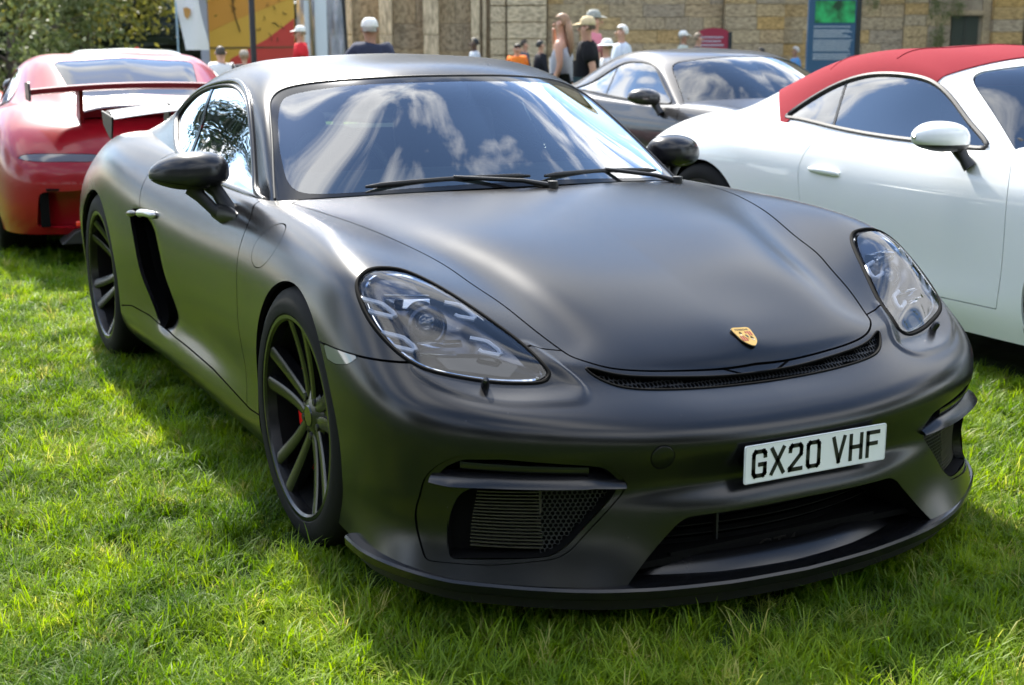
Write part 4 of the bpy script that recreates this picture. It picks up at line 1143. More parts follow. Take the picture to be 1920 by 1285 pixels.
# ================================================================ side ducts, door handles, sill fins
for s in (-1, 1):
    L = np.array([on_side(x, z)[0] for x, z in INTAKE]); k = len(L)
    cxy = L.mean(0)
    r1 = L + np.array((-.02, .035, 0)); r2 = cxy + (L - cxy) * [.9, 1, .94] + np.array((-.08, .13, 0))
    V = np.concatenate([L + (0, .003, 0), r1, r2]); F = [(r_ * k + i, r_ * k + (i + 1) % k, (r_ + 1) * k + (i + 1) % k, (r_ + 1) * k + i) for r_ in range(2) for i in range(k)] + [tuple(range(2 * k, 3 * k))]
    fl = np.array([1, 1 if s < 0 else -1, 1.])
    si = obj_from('air_duct', V * fl, F if s < 0 else [f[::-1] for f in F], M_LINER, CAR, True, auto=40)
    # blade across the top of the duct and the handle in front of it
    hp = np.array([on_side(x, z, .012)[0] for x, z in ((-1.725, .676), (-1.69, .684), (-1.63, .690), (-1.57, .692), (-1.53, .690))]); hp[0] += (0, .012, 0); hp[-1] += (0, .012, 0)
    hb = MB(); hb.tube([tuple(v * fl) for v in curve(hp, 16)], [.006] + [.0135] * 14 + [.006], 10, squash=1.0)
    hb.build('door_handle', M_SILVER, doors[0 if s < 0 else 1], True, auto=60)
    bp = np.array([on_side(x, z, .004)[0] for x, z in ((-1.885, .662), (-1.84, .668), (-1.80, .672), (-1.765, .675))])
    bb = MB(); bb.tube([tuple(v * fl) for v in bp], [.006, .013, .013, .006], 10); bb.build('duct_blade', M_WRAP, si, True, auto=60)

# ================================================================ rear wing and lamps
WG = empty('rear_wing', (0, 0, 0), 0, parent=CAR)
ys = np.linspace(-.69, .69, 41); V = []
sec_w = [(0, 0), (.03, .018), (.09, .027), (.17, .022), (.25, .004), (.25, 0), (.15, .006), (.06, .0)]
for y in ys:
    b = .055 * (1 - (y / .69) ** 2)
    for a, u_ in sec_w: V.append((-3.05 - a, y, .955 + b * .9 + u_ + a * .06))
k = len(sec_w); F = [(i * k + j, i * k + (j + 1) % k, (i + 1) * k + (j + 1) % k, (i + 1) * k + j) for i in range(40) for j in range(k)] + [tuple(range(k)), tuple(range(40 * k, 41 * k))[::-1]]
obj_from('wing_blade', V, F, M_WINGP if 'M_WINGP' in globals() else mat('wing_sky_sheen', (.30, .31, .32), .22, metal=.7), WG, True, auto=40)  # silver tone stands in for sky reflected on the black blade
for s in (-1, 1):
    MB().prism([(-3.06, .965), (-3.30, .985), (-3.27, .92), (-3.16, .87), (-3.10, .86)], s * .69, s * .698, 'xz').build('end_plate', M_CREASE, WG, bevel=.003)
    MB().prism([(-3.09, .86), (-3.10, 1.02), (-3.18, 1.02), (-3.24, .86)], s * .42, s * .43, 'xz').build('wing_strut', M_TRIM, WG, bevel=.003)
    rl = MB(); pts = [(-3.06 - .12 * t_, s * (.80 - .22 * t_), .70 - .01 * t_) for t_ in np.linspace(0, 1, 8)]
    rl.tube(pts, [.015] + [.045] * 6 + [.02], 10, squash=.7); rl.build('tail_light', mat('tail_red', (.35, .01, .01), .15, coat=.6), CAR, True)
    ex = MB(); ex.lathe([(.04, 0), (.045, .0), (.045, .12), (.04, .12)], 24, 'x', (-3.62, s * .12, .26), close=True); ex.build('exhaust_tip', M_CHROME, CAR, True, auto=40)

# ================================================================ wheels
add_wheel(CAR, (0, -.772, .336), -1, 'front', twist=R(88), r_tyre=.340, width=.240)
add_wheel(CAR, (0, .772, .336), 1, 'front')
add_wheel(CAR, (-2.484, -.758, .340), -1, 'rear', twist=R(65), r_tyre=.343, width=.285, dish=.035)
add_wheel(CAR, (-2.484, .758, .340), 1, 'rear')
CH = Vector((CAM_R[2][0], CAM_R[2][1], 0)).normalized()         # horizontal viewing direction
CRT = Vector((CAM_R[0][0], CAM_R[0][1], 0)).normalized()        # to the right of it
CO = Vector((CAM_POS[0], CAM_POS[1], 0))
def spot(a, d, z=0.0):
    'ground point d metres ahead of where the photographer stands and a metres to the right'
    p = CO + CH * d + CRT * a; return (p.x, p.y, z)
FACE = math.atan2(-CH.y, -CH.x)                                   # yaw of something that faces the photographer
# ================================================================ the rear-engined cars round about (one shared family shape)
N9 = [
 [(.90,0,.16),(.88,.25,.16),(.82,.5,.16),(.70,.70,.16),(.52,.83,.16),(.36,.865,.16),(0,.87,.165),(-.36,.868,.165),(-.75,.868,.165),(-1.2,.868,.168),(-1.65,.872,.17),(-2.08,.885,.175),(-2.45,.895,.19),(-2.82,.885,.20),(-3.18,.78,.21),(-3.40,.45,.22),(-3.47,0,.22)],
 [(.95,0,.27),(.93,.25,.27),(.86,.5,.27),(.74,.71,.27),(.55,.85,.275),(.37,.885,.28),(0,.893,.285),(-.36,.890,.275),(-.75,.894,.272),(-1.2,.894,.272),(-1.65,.896,.275),(-2.08,.908,.28),(-2.45,.918,.30),(-2.82,.908,.31),(-3.22,.81,.31),(-3.45,.47,.32),(-3.52,0,.32)],
 [(.955,0,.40),(.935,.25,.40),(.87,.5,.41),(.745,.72,.415),(.56,.855,.42),(.38,.895,.42),(0,.905,.43),(-.36,.895,.41),(-.75,.893,.40),(-1.2,.893,.40),(-1.65,.898,.41),(-2.08,.915,.43),(-2.45,.926,.46),(-2.82,.917,.46),(-3.24,.82,.45),(-3.47,.475,.45),(-3.54,0,.45)],
 [(.935,0,.50),(.915,.25,.50),(.845,.5,.515),(.72,.72,.535),(.54,.85,.55),(.36,.892,.58),(0,.900,.63),(-.36,.897,.60),(-.75,.899,.585),(-1.2,.900,.585),(-1.65,.906,.60),(-2.08,.918,.63),(-2.45,.922,.66),(-2.82,.910,.66),(-3.23,.815,.61),(-3.46,.47,.60),(-3.53,0,.60)],
 [(.86,0,.57),(.84,.25,.575),(.77,.5,.60),(.645,.69,.63),(.485,.80,.68),(.33,.850,.73),(0,.865,.78),(-.36,.882,.755),(-.75,.890,.735),(-1.2,.892,.735),(-1.65,.898,.75),(-2.08,.903,.79),(-2.45,.897,.815),(-2.80,.875,.805),(-3.15,.785,.74),(-3.38,.46,.725),(-3.45,0,.725)],
 [(.79,0,.61),(.77,.25,.615),(.69,.47,.65),(.57,.62,.69),(.42,.71,.76),(.27,.755,.82),(0,.785,.870),(-.36,.825,.862),(-.75,.856,.838),(-1.2,.858,.845),(-1.65,.860,.865),(-2.08,.855,.895),(-2.45,.838,.912),(-2.76,.795,.893),(-3.03,.72,.845),(-3.24,.43,.84),(-3.30,0,.84)],
 [(.74,0,.645),(.72,.22,.65),(.63,.40,.685),(.50,.52,.735),(.36,.59,.79),(.21,.64,.835),(-.02,.69,.878),(-.36,.755,.893),(-.75,.822,.872),(-1.2,.822,.882),(-1.65,.812,.905),(-2.08,.792,.937),(-2.45,.758,.952),(-2.72,.70,.935),(-2.93,.62,.895),(-3.10,.38,.885),(-3.15,0,.885)],
 [(.64,0,.70),(.62,.18,.705),(.54,.32,.735),(.42,.40,.775),(.29,.46,.815),(.14,.50,.85),(-.06,.54,.88),(-.34,.58,.905),(-.66,.60,.91),(-1.2,.6,.91),(-1.65,.6,.93),(-2.08,.58,.955),(-2.45,.55,.965),(-2.66,.50,.95),(-2.82,.43,.915),(-2.95,.25,.905),(-2.98,0,.905)],
 [(.50,0,.76),(.47,0,.765),(.40,0,.785),(.30,0,.81),(.19,0,.835),(.05,0,.862),(-.12,0,.89),(-.34,0,.92),(-.6,0,.93),(-1.2,0,.93),(-1.65,0,.94),(-2.08,0,.965),(-2.45,0,.972),(-2.6,0,.96),(-2.7,0,.93),(-2.78,0,.92),(-2.8,0,.92)],
]
G9 = [
 [(-.60,.800,.862),(-.80,.815,.864),(-1.0,.820,.870),(-1.2,.818,.876),(-1.45,.812,.886),(-1.7,.803,.902),(-2.0,.790,.926),(-2.3,.765,.940),(-2.65,.70,.925),(-3.0,.60,.87)],
 [(-.61,.795,.872),(-.82,.772,.930),(-1.0,.748,.985),(-1.2,.738,1.022),(-1.45,.730,1.042),(-1.7,.722,1.038),(-2.0,.702,1.020),(-2.3,.672,.988),(-2.65,.61,.940),(-3.0,.53,.875)],
 [(-.622,.790,.879),(-.80,.742,.980),(-.955,.700,1.070),(-1.12,.668,1.142),(-1.40,.648,1.178),(-1.7,.642,1.160),(-2.0,.622,1.108),(-2.3,.582,1.040),(-2.65,.52,.955),(-3.0,.46,.88)],
 [(-.600,.775,.884),(-.775,.722,.990),(-.93,.672,1.086),(-1.09,.622,1.168),(-1.38,.588,1.226),(-1.7,.578,1.214),(-2.0,.552,1.160),(-2.3,.512,1.075),(-2.65,.46,.972),(-3.0,.40,.885)],
 [(-.47,.42,.910),(-.63,.40,1.030),(-.79,.375,1.132),(-.97,.35,1.214),(-1.35,.335,1.264),(-1.7,.33,1.256),(-2.0,.32,1.204),(-2.3,.30,1.112),(-2.65,.27,.990),(-3.0,.23,.89)],
 [(-.43,0,.920),(-.59,0,1.040),(-.75,0,1.146),(-.94,0,1.230),(-1.35,0,1.280),(-1.7,0,1.272),(-2.0,0,1.222),(-2.3,0,1.128),(-2.65,0,1.002),(-3.0,0,.895)],
]
DLO9 = curve([(-.69,.892),(-.80,.962),(-.95,1.052),(-1.08,1.118),(-1.20,1.148),(-1.38,1.160),(-1.55,1.150),(-1.70,1.113),(-1.82,1.062),(-1.93,.995),(-1.965,.955),(-1.90,.948),(-1.565,.920),(-1.15,.897),(-.85,.888)], 110, True)
DLO9C = curve([(-.69,.892),(-.80,.962),(-.95,1.055),(-1.08,1.130),(-1.20,1.165),(-1.39,1.175),(-1.55,1.163),(-1.70,1.113),(-1.92,1.02),(-2.10,.972),(-2.16,.955),(-2.0,.948),(-1.565,.920),(-1.15,.897),(-.85,.888)], 110, True)
WS9 = np.array([(0,1.222),(.20,1.218),(.38,1.203),(.50,1.182),(.575,1.155),(.612,1.120),(.638,1.080),(.690,.985),(.752,.882),(.70,.86),(.3,.86),(0,.86)])
WS9 = np.vstack([curve(WS9[:9], 70), WS9[9:]]); WS9 = np.vstack([WS9, (WS9 * [-1, 1])[::-1]])
CAB9 = np.vstack([curve([(-.40, 0), (-.41,.25), (-.47,.5), (-.58,.77)], 24), curve([(-.62,.80),(-.9,.818),(-1.3,.812),(-1.65,.803),(-2.1,.780),(-2.45,.735)], 30), [(-2.78,.60),(-2.86,.3),(-2.86,0)]])
CAB9 = np.vstack([CAB9, (CAB9 * [1, -1])[::-1]])
_g9 = skin_surface(N9, 110, 300); _gg9 = green_surface(G9, 80, 150)
def paint(name, c, metal=0.0, rough=.32, coat=.8):
    m = mat(name, c, rough, metal=metal, spec=.3, coat=coat, coat_rough=.02)
    return m
M_SOFT = mat('red_soft_top', (.20, .015, .024), .9, spec=.12)
noise_bump(M_SOFT, 420, .25, .002)
M_CARTRIM = mat('car_black_plastic', (.014, .014, .014), .45)
M_TAIL = mat('tail_lamp_red', (.30, .012, .012), .12, coat=.8)
M_TAILGREY = mat('tail_lamp_smoke', (.10, .09, .10), .15, coat=.8)
M_RIMGREY = mat('dark_grey_rim', (.05, .05, .055), .35, metal=.6)
M_CABIN2 = mat('cabin_black', (.016, .016, .018), .7)
M_HLWHITE = mat('lamp_clear', (.55, .57, .60), .08, coat=1.0, metal=.3)
M_WINGRED = mat('wing_dark_red', (.13, .004, .008), .4, spec=.3)
M_GLASS2 = glass_mat('car_glass', (.34, .42, .42), 2.2)
def car911(label, loc, yaw, pm, kind, group='cars parked on the lawn', mirror_m=None, rim=None, zoff=0.0, roof_m=None):
    C = empty('parked_car', (loc[0], loc[1], zoff), yaw, label, 'car', group)
    S = Srf(_g9.reshape(-1, 3), grid_tris(*_g9.shape[:2]))
    bv = BVHTree.FromPolygons([Vector(v) for v in S.V], [tuple(map(int, f)) for f in S.F])
    def side_pt(x, z, off=0.0):
        h = bv.ray_cast(Vector((x, -3, z)), Vector((0, 1, 0))); n = np.array(h[1]); n = -n if n[1] > 0 else n
        return np.array(h[0]) + n * off
    def rear_pt(y, z, off=0.0):
        h = bv.ray_cast(Vector((-6, -abs(y), z)), Vector((1, 0, 0)))
        n = np.array(h[1]); n = -n if n[0] > 0 else n
        p = np.array(h[0]) + n * off; p[1] *= (-1 if y > 0 else 1); return p
    def front_pt(y, z, off=0.0):
        h = bv.ray_cast(Vector((4, -abs(y), z)), Vector((-1, 0, 0))); n = np.array(h[1]); n = -n if n[0] < 0 else n
        p = np.array(h[0]) + n * off; p[1] *= (-1 if y > 0 else 1); return p
    arch = lambda V: np.minimum(np.hypot(V[:, 0], V[:, 2] - .345) - .362, np.hypot(V[:, 0] + 2.45, V[:, 2] - .350) - .372)
    b = S.outside(arch(S.V)); b = b.outside(f_plan(CAB9, .83)(b.V))
    g = .002
    hl = curve([(.700,.60),(.60,.665),(.56,.735),(.60,.795),(.68,.805),(.745,.765),(.775,.70),(.755,.63)], 50, True)
    lens = b.inside(f_front(hl, .15)(b.V) + .003); b = b.outside(f_front(hl, .15)(b.V))
    tail = None
    if kind == 'gt3':
        vent = round_poly([(.72,.262),(.70,.475),(.25,.50),(.25,.262)], [.03, .04, .02, .02])
        fv = lambda V: np.where(V[:, 0] < -2.9, poly_sd(np.c_[np.abs(V[:, 1]), V[:, 2]], vent), 1.0)
        tl = curve([(.795,.668),(.70,.650),(.50,.650),(.37,.660),(.355,.685),(.40,.696),(.60,.698),(.76,.688)], 60, True)
        ft = lambda V: np.where(V[:, 0] < -2.8, poly_sd(np.c_[np.abs(V[:, 1]), V[:, 2]], tl), 1.0)
    else:
        vent = None
        tl = curve([(.80,.745),(.76,.715),(.50,.70),(.25,.70),(0,.70),(-.2,.70),(-.2,.735),(0,.735),(.25,.735),(.50,.740),(.74,.757)], 60, True)
        ft = lambda V: np.where(V[:, 0] < -2.8, poly_sd(np.c_[np.abs(V[:, 1]), V[:, 2]], tl), 1.0)
    tail = b.inside(ft(b.V) + .003); b = b.outside(ft(b.V))
    if vent is not None: b = b.outside(fv(b.V))
    low = round_poly([(.55,.19),(.50,.245),(.42,.285),(0,.285),(0,.19)], .01)
    b.offset(-.012).both().obj('inner_shell', M_LINER, C)
    hood9 = np.array([(x, -w) for x, w in [(.735,0),(.72,.20),(.66,.35),(.50,.48),(.30,.58),(0,.66),(-.30,.715),(-.50,.745)]]); hood9 = curve(hood9, 60)
    hood9 = np.vstack([hood9, [(-.6, -.7), (-.6, .7)], hood9[::-1] * [1, -1]])
    fh = lambda V: f_plan(hood9, .6)(V)
    hood = b.inside(fh(b.V) + g); b = b.outside(fh(b.V) - g)
    dr9 = np.vstack([curve([(-.60,.90),(-.525,.865),(-.480,.76),(-.468,.644),(-.470,.45),(-.482,.286)], 40), [(-1.50,.286)], curve([(-1.58,.32),(-1.645,.45),(-1.672,.62),(-1.690,.72),(-1.675,.80),(-1.62,.89),(-1.57,.96)], 40), [(-.8, .98)]])
    dr = b.inside(f_side(dr9, .5)(b.V) + g); b = b.outside(f_side(dr9, .5)(b.V) - g)
    body = b.both().thick(.012).obj('body', pm, C)
    hood.both().thick(.01).obj('bonnet', pm, C)
    doors9 = srf_both('door', dr.thick(.012), pm, C)
    srf_both('headlight', lens.thick(.01), M_HLWHITE, C)
    if kind == 'gt3': srf_both('tail_light', tail.thick(.012), M_TAILGREY, C)
    else: tail.both().thick(.012).obj('tail_light', M_TAIL, C)
    for c_, r_ in (((0, .345), .368), ((-2.45, .35), .378)):
        n = 26; V = []
        for i in range(n + 1):
            a = R(-25) + R(230) * i / n
            for y in (-.885, -.46): V.append((c_[0] + r_ * math.cos(a), y, c_[1] + r_ * math.sin(a)))
        F = [(2 * i, 2 * i + 1, 2 * i + 3, 2 * i + 2) for i in range(n)]; k = len(V); V.append((c_[0], -.46, c_[1])); F += [(2 * i + 1, k, 2 * i + 3) for i in range(n)]
        add_both('wheel_housing', V, F, M_LINER, C)
    MB().box((-1.25, 0, .20), (3.9, 1.1, .03)).build('floor_pan', M_LINER, C)
    # greenhouse
    gs = Srf(_gg9.reshape(-1, 3), grid_tris(*_gg9.shape[:2]))
    dlo = DLO9 if kind != 'coupe' else DLO9C
    fdl = lambda V: np.where(np.abs(V[:, 1]) > .55, poly_sd(V[:, [0, 2]], dlo), 1.0)
    sg = gs.inside(fdl(gs.V) + .003); gh = gs.outside(fdl(gs.V))
    fw = lambda q: np.where(q.N[:, 0] > .30, poly_sd(q.V[:, 1:3], WS9), 1.0)
    w_ = gh.inside(fw(gh) + .003); gh = gh.outside(fw(gh))
    wsc = w_.both().offset(-.003).obj('windscreen', M_GLASS2, C)
    if kind == 'cabrio':
        # soft top from the header rail to the tonneau
        top = lambda V: np.maximum(V[:, 0] + 1.075 - .10 * (np.abs(V[:, 1]) < 9) * (1 - (np.abs(V[:, 1]) / .62) ** 2) - .0, -(V[:, 0] + 2.62 - .66 * np.clip((np.abs(V[:, 1]) - .10) / .70, 0, 1) ** 1.6))
        rw = round_poly([(-2.20, -.36), (-2.20, .36), (-2.48, .33), (-2.48, -.33)], .06)
        belt9 = lambda V: np.where(V[:, 0] > -1.93, np.interp(-V[:, 0], [.6, .85, 1.15, 1.565, 1.9], [.886, .886, .895, .918, .946]) - V[:, 2], -1.0)
        soft = lambda V: np.maximum(top(V), belt9(V))
        st = gh.inside(soft(gh.V)); fr9 = gh.outside(soft(gh.V))
        fr_ = lambda V: np.where(V[:, 2] > .9, poly_sd(V[:, :2], rw), 1.0)
        rg = st.inside(fr_(st.V) + .003); st = st.outside(fr_(st.V))
        st.offset(.006).both().thick(.014).obj('soft_top', M_SOFT, C)
        for xs in (-1.42, -1.86):
            pts = []
            for y in np.linspace(-.60, .60, 41):
                h = BVHTree.FromPolygons([Vector(v) for v in gs.V], [tuple(map(int, f)) for f in gs.F]) if not pts and xs == -1.42 else None
                if h is not None: gb_ = h
                q = gb_.ray_cast(Vector((xs, -abs(y), 3)), Vector((0, 0, -1)))
                if q[0] is not None: pts.append((q[0].x, q[0].y * (1 if y <= 0 else -1), q[0].z + .007))
            obj_from('roof_seam', *tube_loop(np.array(pts), .004, 6, False), M_SOFT, C)
        rg.both().obj('rear_window', M_SIDEGLASS, C)
        fr9.both().thick(.012).obj('windscreen_frame', pm, C)
    else:
        rw = round_poly([(-1.93, -.47), (-1.93, .47), (-2.62, .40), (-2.62, -.40)], [.1, .1, .12, .12])
        fr_ = lambda V: np.where(V[:, 2] > .93, poly_sd(V[:, :2], rw), 1.0)
        rg = gh.inside(fr_(gh.V) + .003); gh = gh.outside(fr_(gh.V))
        rg.both().offset(-.002).obj('rear_window', M_SIDEGLASS if kind != 'gt3' else M_REARMIR, C)
        gh.both().thick(.012).obj('roof', roof_m or pm, C)
    gbv = BVHTree.FromPolygons([Vector(v) for v in gs.V], [tuple(map(int, f)) for f in gs.F])
    def gside(x, z, off=0.0):
        h = gbv.ray_cast(Vector((x, -3, z)), Vector((0, 1, 0)))
        if h[0] is None: return None
        n = np.array(h[1]); n = -n if n[1] > 0 else n
        return np.array(h[0]) + n * off
    loop = np.array([p for p in (gside(x, z) for x, z in dlo) if p is not None])
    add_both('window_seal', *tube_loop(loop, .0115 if kind == 'cabrio' else .0075, 6), M_CARTRIM, C)
    xb = -1.60 if kind != 'coupe' else -1.60
    bl = lambda V: np.abs(V[:, 0] - xb + .30 * (.92 - V[:, 2]) * -1 * (1 if kind == 'cabrio' else .4)) - .008
    for q, d_ in ((sg, doors9[0]), (sg.mirror(), doors9[1])):
        pil, gl = q.cut(bl(q.V)); fx = lambda V: -(V[:, 0] - xb + .30 * (.92 - V[:, 2]) * -1 * (1 if kind == 'cabrio' else .4))
        a_, b_ = gl.cut(fx(gl.V))
        a_.offset(-.003).obj('side_window', M_SIDEGLASS, d_); b_.offset(-.003).obj('quarter_window', M_SIDEGLASS, C); pil.offset(-.001).obj('window_pillar', M_CARTRIM, C)
    # cabin
    MB().prism([(-.52,.86),(-.62,.93),(-.85,.94),(-1.0,.88),(-1.0,.5),(-.5,.5)], -.70, .70, 'xz').build('dashboard', M_CABIN2, C, bevel=.02)
    MB().prism([(-2.2,.4),(-2.15,.93),(-2.5,.93),(-2.6,.4)], -.66, .66, 'xz').build('rear_bulkhead', M_CABIN2, C)
    MB().box((-1.5, 0, .34), (2.1, 1.4, .04)).build('cabin_floor', M_CABIN2, C)
    for y in (-.37, .37):
        s_ = MB(); s_.prism([(-1.30,.48),(-1.58,.42),(-1.62,.55),(-1.74,1.0),(-1.70,1.10),(-1.60,1.08),(-1.52,.62),(-1.15,.60),(-1.13,.50)], y - .23, y + .23, 'xz'); s_.build('seat', M_CABIN2, C, True, bevel=.04, auto=60)
    # mirrors, handles, wheels
    mm = mirror_m or pm
    for s in (-1, 1):
        mr = empty('door_mirror', (0, 0, 0), 0, parent=C)
        c = np.array((-.735, s * .985, .925)); V = []; nu, nv = 24, 18
        for i in range(nv + 1):
            ph = math.pi * i / nv
            for j in range(nu):
                th = 2 * math.pi * j / nu; sg_ = lambda q, e: math.copysign(abs(q) ** e, q)
                x_, y_, z_ = math.sin(ph) * math.cos(th), math.cos(ph), math.sin(ph) * math.sin(th)
                yy = sg_(y_, .8); k_ = 1 - .2 * max(0, yy) ** 2
                X_, Z_ = sg_(x_, .9) * .095 * k_, sg_(z_, .8) * .070 * k_
                if X_ < -.02: X_ = -.02 + (X_ + .02) * .3
                V.append(c + np.array((X_ - yy * yy * .02, s * yy * .125, Z_ * (.72 if Z_ < 0 else 1) + .008 * yy)))
        F4 = [(i * nu + j, i * nu + (j + 1) % nu, (i + 1) * nu + (j + 1) % nu, (i + 1) * nu + j) for i in range(nv) for j in range(nu)]
        sp = Srf(np.array(V), np.array([(a, b_, c_) for a, b_, c_, d_ in F4] + [(a, c_, d_) for a, b_, c_, d_ in F4]))
        lo = sp.V[:, 2] - (c[2] - .018)
        sp.outside(lo).obj('mirror_cap', mm, mr); sp.inside(lo).obj('mirror_base', M_CARTRIM, mr)
        a = MB(); a.tube([(c[0] + .0, s * .90, c[2] - .035), (c[0] + .03, s * .885, .845), (c[0] + .05, s * .872, .815)], [.045, .035, .045], 10, squash=.6); a.build('mirror_arm', M_CARTRIM, mr, True, auto=60)
        hp = np.array([side_pt(x, z, .004) for x, z in ((-1.615, .737), (-1.56, .738), (-1.50, .736), (-1.44, .732), (-1.415, .728))])
        fl = np.array([1, 1 if s < 0 else -1, 1.])
        hb = MB(); hb.tube([tuple(v * fl) for v in hp], [.010, .019, .020, .019, .009], 10, squash=.9); hb.build('door_handle', pm, doors9[0 if s < 0 else 1], True, auto=60)
        rl = dict(rim=rim or M_RIMGREY)
        add_wheel(C, (0, s * .785, .345), s, 'car_front', rl, twist=.3, r_tyre=.345, width=.245, r_rim=.262)
        add_wheel(C, (-2.45, s * .775, .350), s, 'car_rear', rl, twist=.5, r_tyre=.352, width=.295, r_rim=.272, dish=.03)
        ex = MB(); ex.lathe([(.042, 0), (.048, .0), (.048, .10), (.042, .10)], 20, 'x', (-3.53, s * (.14 if kind == 'gt3' else .48), .25), close=True); ex.build('exhaust_tip', M_CHROME, C, True, auto=40)
    if kind == 'gt3':
        # wing on two uprights, end plates, bumper vents and dark diffuser
        wg = empty('rear_wing', (0, 0, 0), 0, parent=C)
        ys = np.linspace(-.70, .70, 31); V = []; sec_ = [(0, -.010), (.02, .018), (.10, .030), (.20, .034), (.30, .030), (.30, .0), (.18, -.004), (.06, -.014)]
        for y in ys:
            for a, u_ in sec_: V.append((-3.02 - a, y, 1.035 + .035 * (1 - (y / .7) ** 2) + u_))
        k = len(sec_); F = [(i * k + j, i * k + (j + 1) % k, (i + 1) * k + (j + 1) % k, (i + 1) * k + j) for i in range(30) for j in range(k)] + [tuple(range(k)), tuple(range(30 * k, 31 * k))[::-1]]
        obj_from('wing_blade', V, F, M_WINGRED, wg, True, auto=40)
        for s in (-1, 1):
            MB().prism(round_poly([(-2.98,1.00),(-3.0,1.10),(-3.34,1.11),(-3.36,1.0)], .03), s * .70, s * .712, 'xz').build('end_plate', M_CARTRIM, wg)
            MB().prism([(-2.92,.86),(-3.05,1.06),(-3.25,1.06),(-3.18,.84)], s * .40, s * .425, 'xz').build('wing_upright', M_WINGRED, wg, bevel=.004)
        # engine cover rising to a ducktail under the wing
        V = []; 
        for y in np.linspace(-.42, .42, 19):
            e = 1 - (y / .42) ** 4 * .4
            for x_, z_ in ((-2.60, .985), (-2.80, .945), (-2.98, .945), (-3.12, .965), (-3.16, .955), (-3.14, .90), (-3.05, .86)): V.append((x_, y, .86 + (z_ - .86) * e))
        F = [(i * 7 + j, i * 7 + j + 1, (i + 1) * 7 + j + 1, (i + 1) * 7 + j) for i in range(18) for j in range(6)]
        obj_from('engine_cover', V, F, M_WINGRED, C, True, auto=35)
        rim_ = np.array([rear_pt(-w, z) for w, z in vent])
        inn = rim_ + (.09, 0, 0)
        k = len(rim_)
        add_both('vent_duct', np.concatenate([rim_ + (.004, 0, 0), inn]), [(i, (i + 1) % k, k + (i + 1) % k, k + i)[::-1] for i in range(k)] + [tuple(range(k, 2 * k))], pm, C)
        for s in (-1, 1):
            MB().box((-3.345, s * .670, .375), (.05, .050, .21), rz=0).build('vent_slot', M_LINER, C)
            MB().box((-3.455, s * .45, .292), (.03, .12, .030)).build('reflector', mat('reflector_red', (.75, .045, .02), .2, coat=.6), C, bevel=.006)
            MB().box((-3.40, s * .46, .492), (.06, .40, .012)).build('vent_shade_strip', M_LINER, C)  # dark bar standing in for shade along the recess's top edge
        MB().prism([(.60,.175),(.52,.25),(.42,.285),(-.42,.285),(-.52,.25),(-.60,.175)], -3.50, -3.25, 'yz').build('diffuser', M_CARTRIM, C, bevel=.008)
        rp = [rear_pt(s_, .665, .004) for s_ in np.linspace(.33, -.33, 9)]
    return C
M_REARMIR = glass_mat('tinted_rear_glass', (.05, .05, .055), 1.25)
P_WHITE = paint('white_paint', (.80, .815, .80)); P_GREY = paint('grey_paint', (.030, .029, .031), .35, .35, .6); P_RED = paint('red_paint', (.24, .0035, .009), coat=.36)
P_SILVER = paint('pale_silver_paint', (.50, .54, .56), .3); P_ORANGE = paint('orange_red_paint', (.55, .075, .03)); P_BLACKC = paint('black_paint', (.012, .012, .013))
car911('white convertible with a red fabric roof and dark rear wheel', (.094, 2.955), -.013, P_WHITE, 'cabrio')
car911('dark grey coupe with round mirrors behind the white convertible', (-4.173, 4.381), -.013, P_GREY, 'coupe', mirror_m=P_GREY)
car911('red sports car with a tall rear wing seen from behind', (-8.301, .218), 3.057, P_RED, 'gt3', rim=M_RIM, zoff=-.03)
def copy_car(src, label, loc, yaw, swap):
    'another car of the same shape in other paint'
    def cp(o, parent):
        c = o.copy(); COL.objects.link(c); c.parent = parent
        if o.data is not None and any(m in swap for m in o.data.materials):
            c.data = o.data.copy()
            for i, m in enumerate(c.data.materials):
                if m in swap: c.data.materials[i] = swap[m]
        for ch in list(o.children): cp(ch, c)
        return c
    c = cp(src, None); c.location = (loc[0], loc[1], 0); c.rotation_euler = (0, 0, yaw); c['label'] = label
    return c
_grey = [o for o in bpy.data.objects if o.get('label', '').startswith('dark grey coupe')][0]
copy_car(_grey, 'pale silver coupe far behind the red winged car', (-11.03, 1.32), -.02, {P_GREY: P_SILVER})
_or = CO + CH * 12.5 + CRT * ((30 - 960) * .9764 * 12.5 / 2483.18)
_oc = copy_car(_grey, 'orange car with a black roof at the very edge of the picture', (_or.x - .2, _or.y - .92), -.05, {P_GREY: P_ORANGE})
for o in list(_oc.children) + [q for ch in _oc.children for q in ch.children]:
    if o.name.split('.')[0] in ('roof', 'mirror_cap'): o.data.materials[0] = P_BLACKC
# ================================================================ the place: lawn, building, banners, trees, people
# ---- lawn
M_LAWN = mat('lawn_ground', (.03, .055, .012), .95, spec=.1)
noise_color(M_LAWN, 3.0, (.018, .034, .008), (.045, .080, .016), .35, .65, 6.0)
noise_bump(M_LAWN, 40, .6, .03)
_n = 60; _e = np.concatenate([np.linspace(-200, -14, 12), np.linspace(-12, 12, 36), np.linspace(14, 200, 12)])
XX, YY = np.meshgrid(_e, _e, indexing='ij')
ZZ = .012 * np.sin(XX * 1.3 + 2) * np.cos(YY * 1.1) * (np.abs(XX) < 14) * (np.abs(YY) < 14) - .015
obj_from('lawn', np.c_[XX.ravel(), YY.ravel(), ZZ.ravel()], grid_tris(60, 60, True), M_LAWN, None, True)
tag(bpy.data.objects['lawn'], 'mown green lawn the cars are parked on', kind='structure')

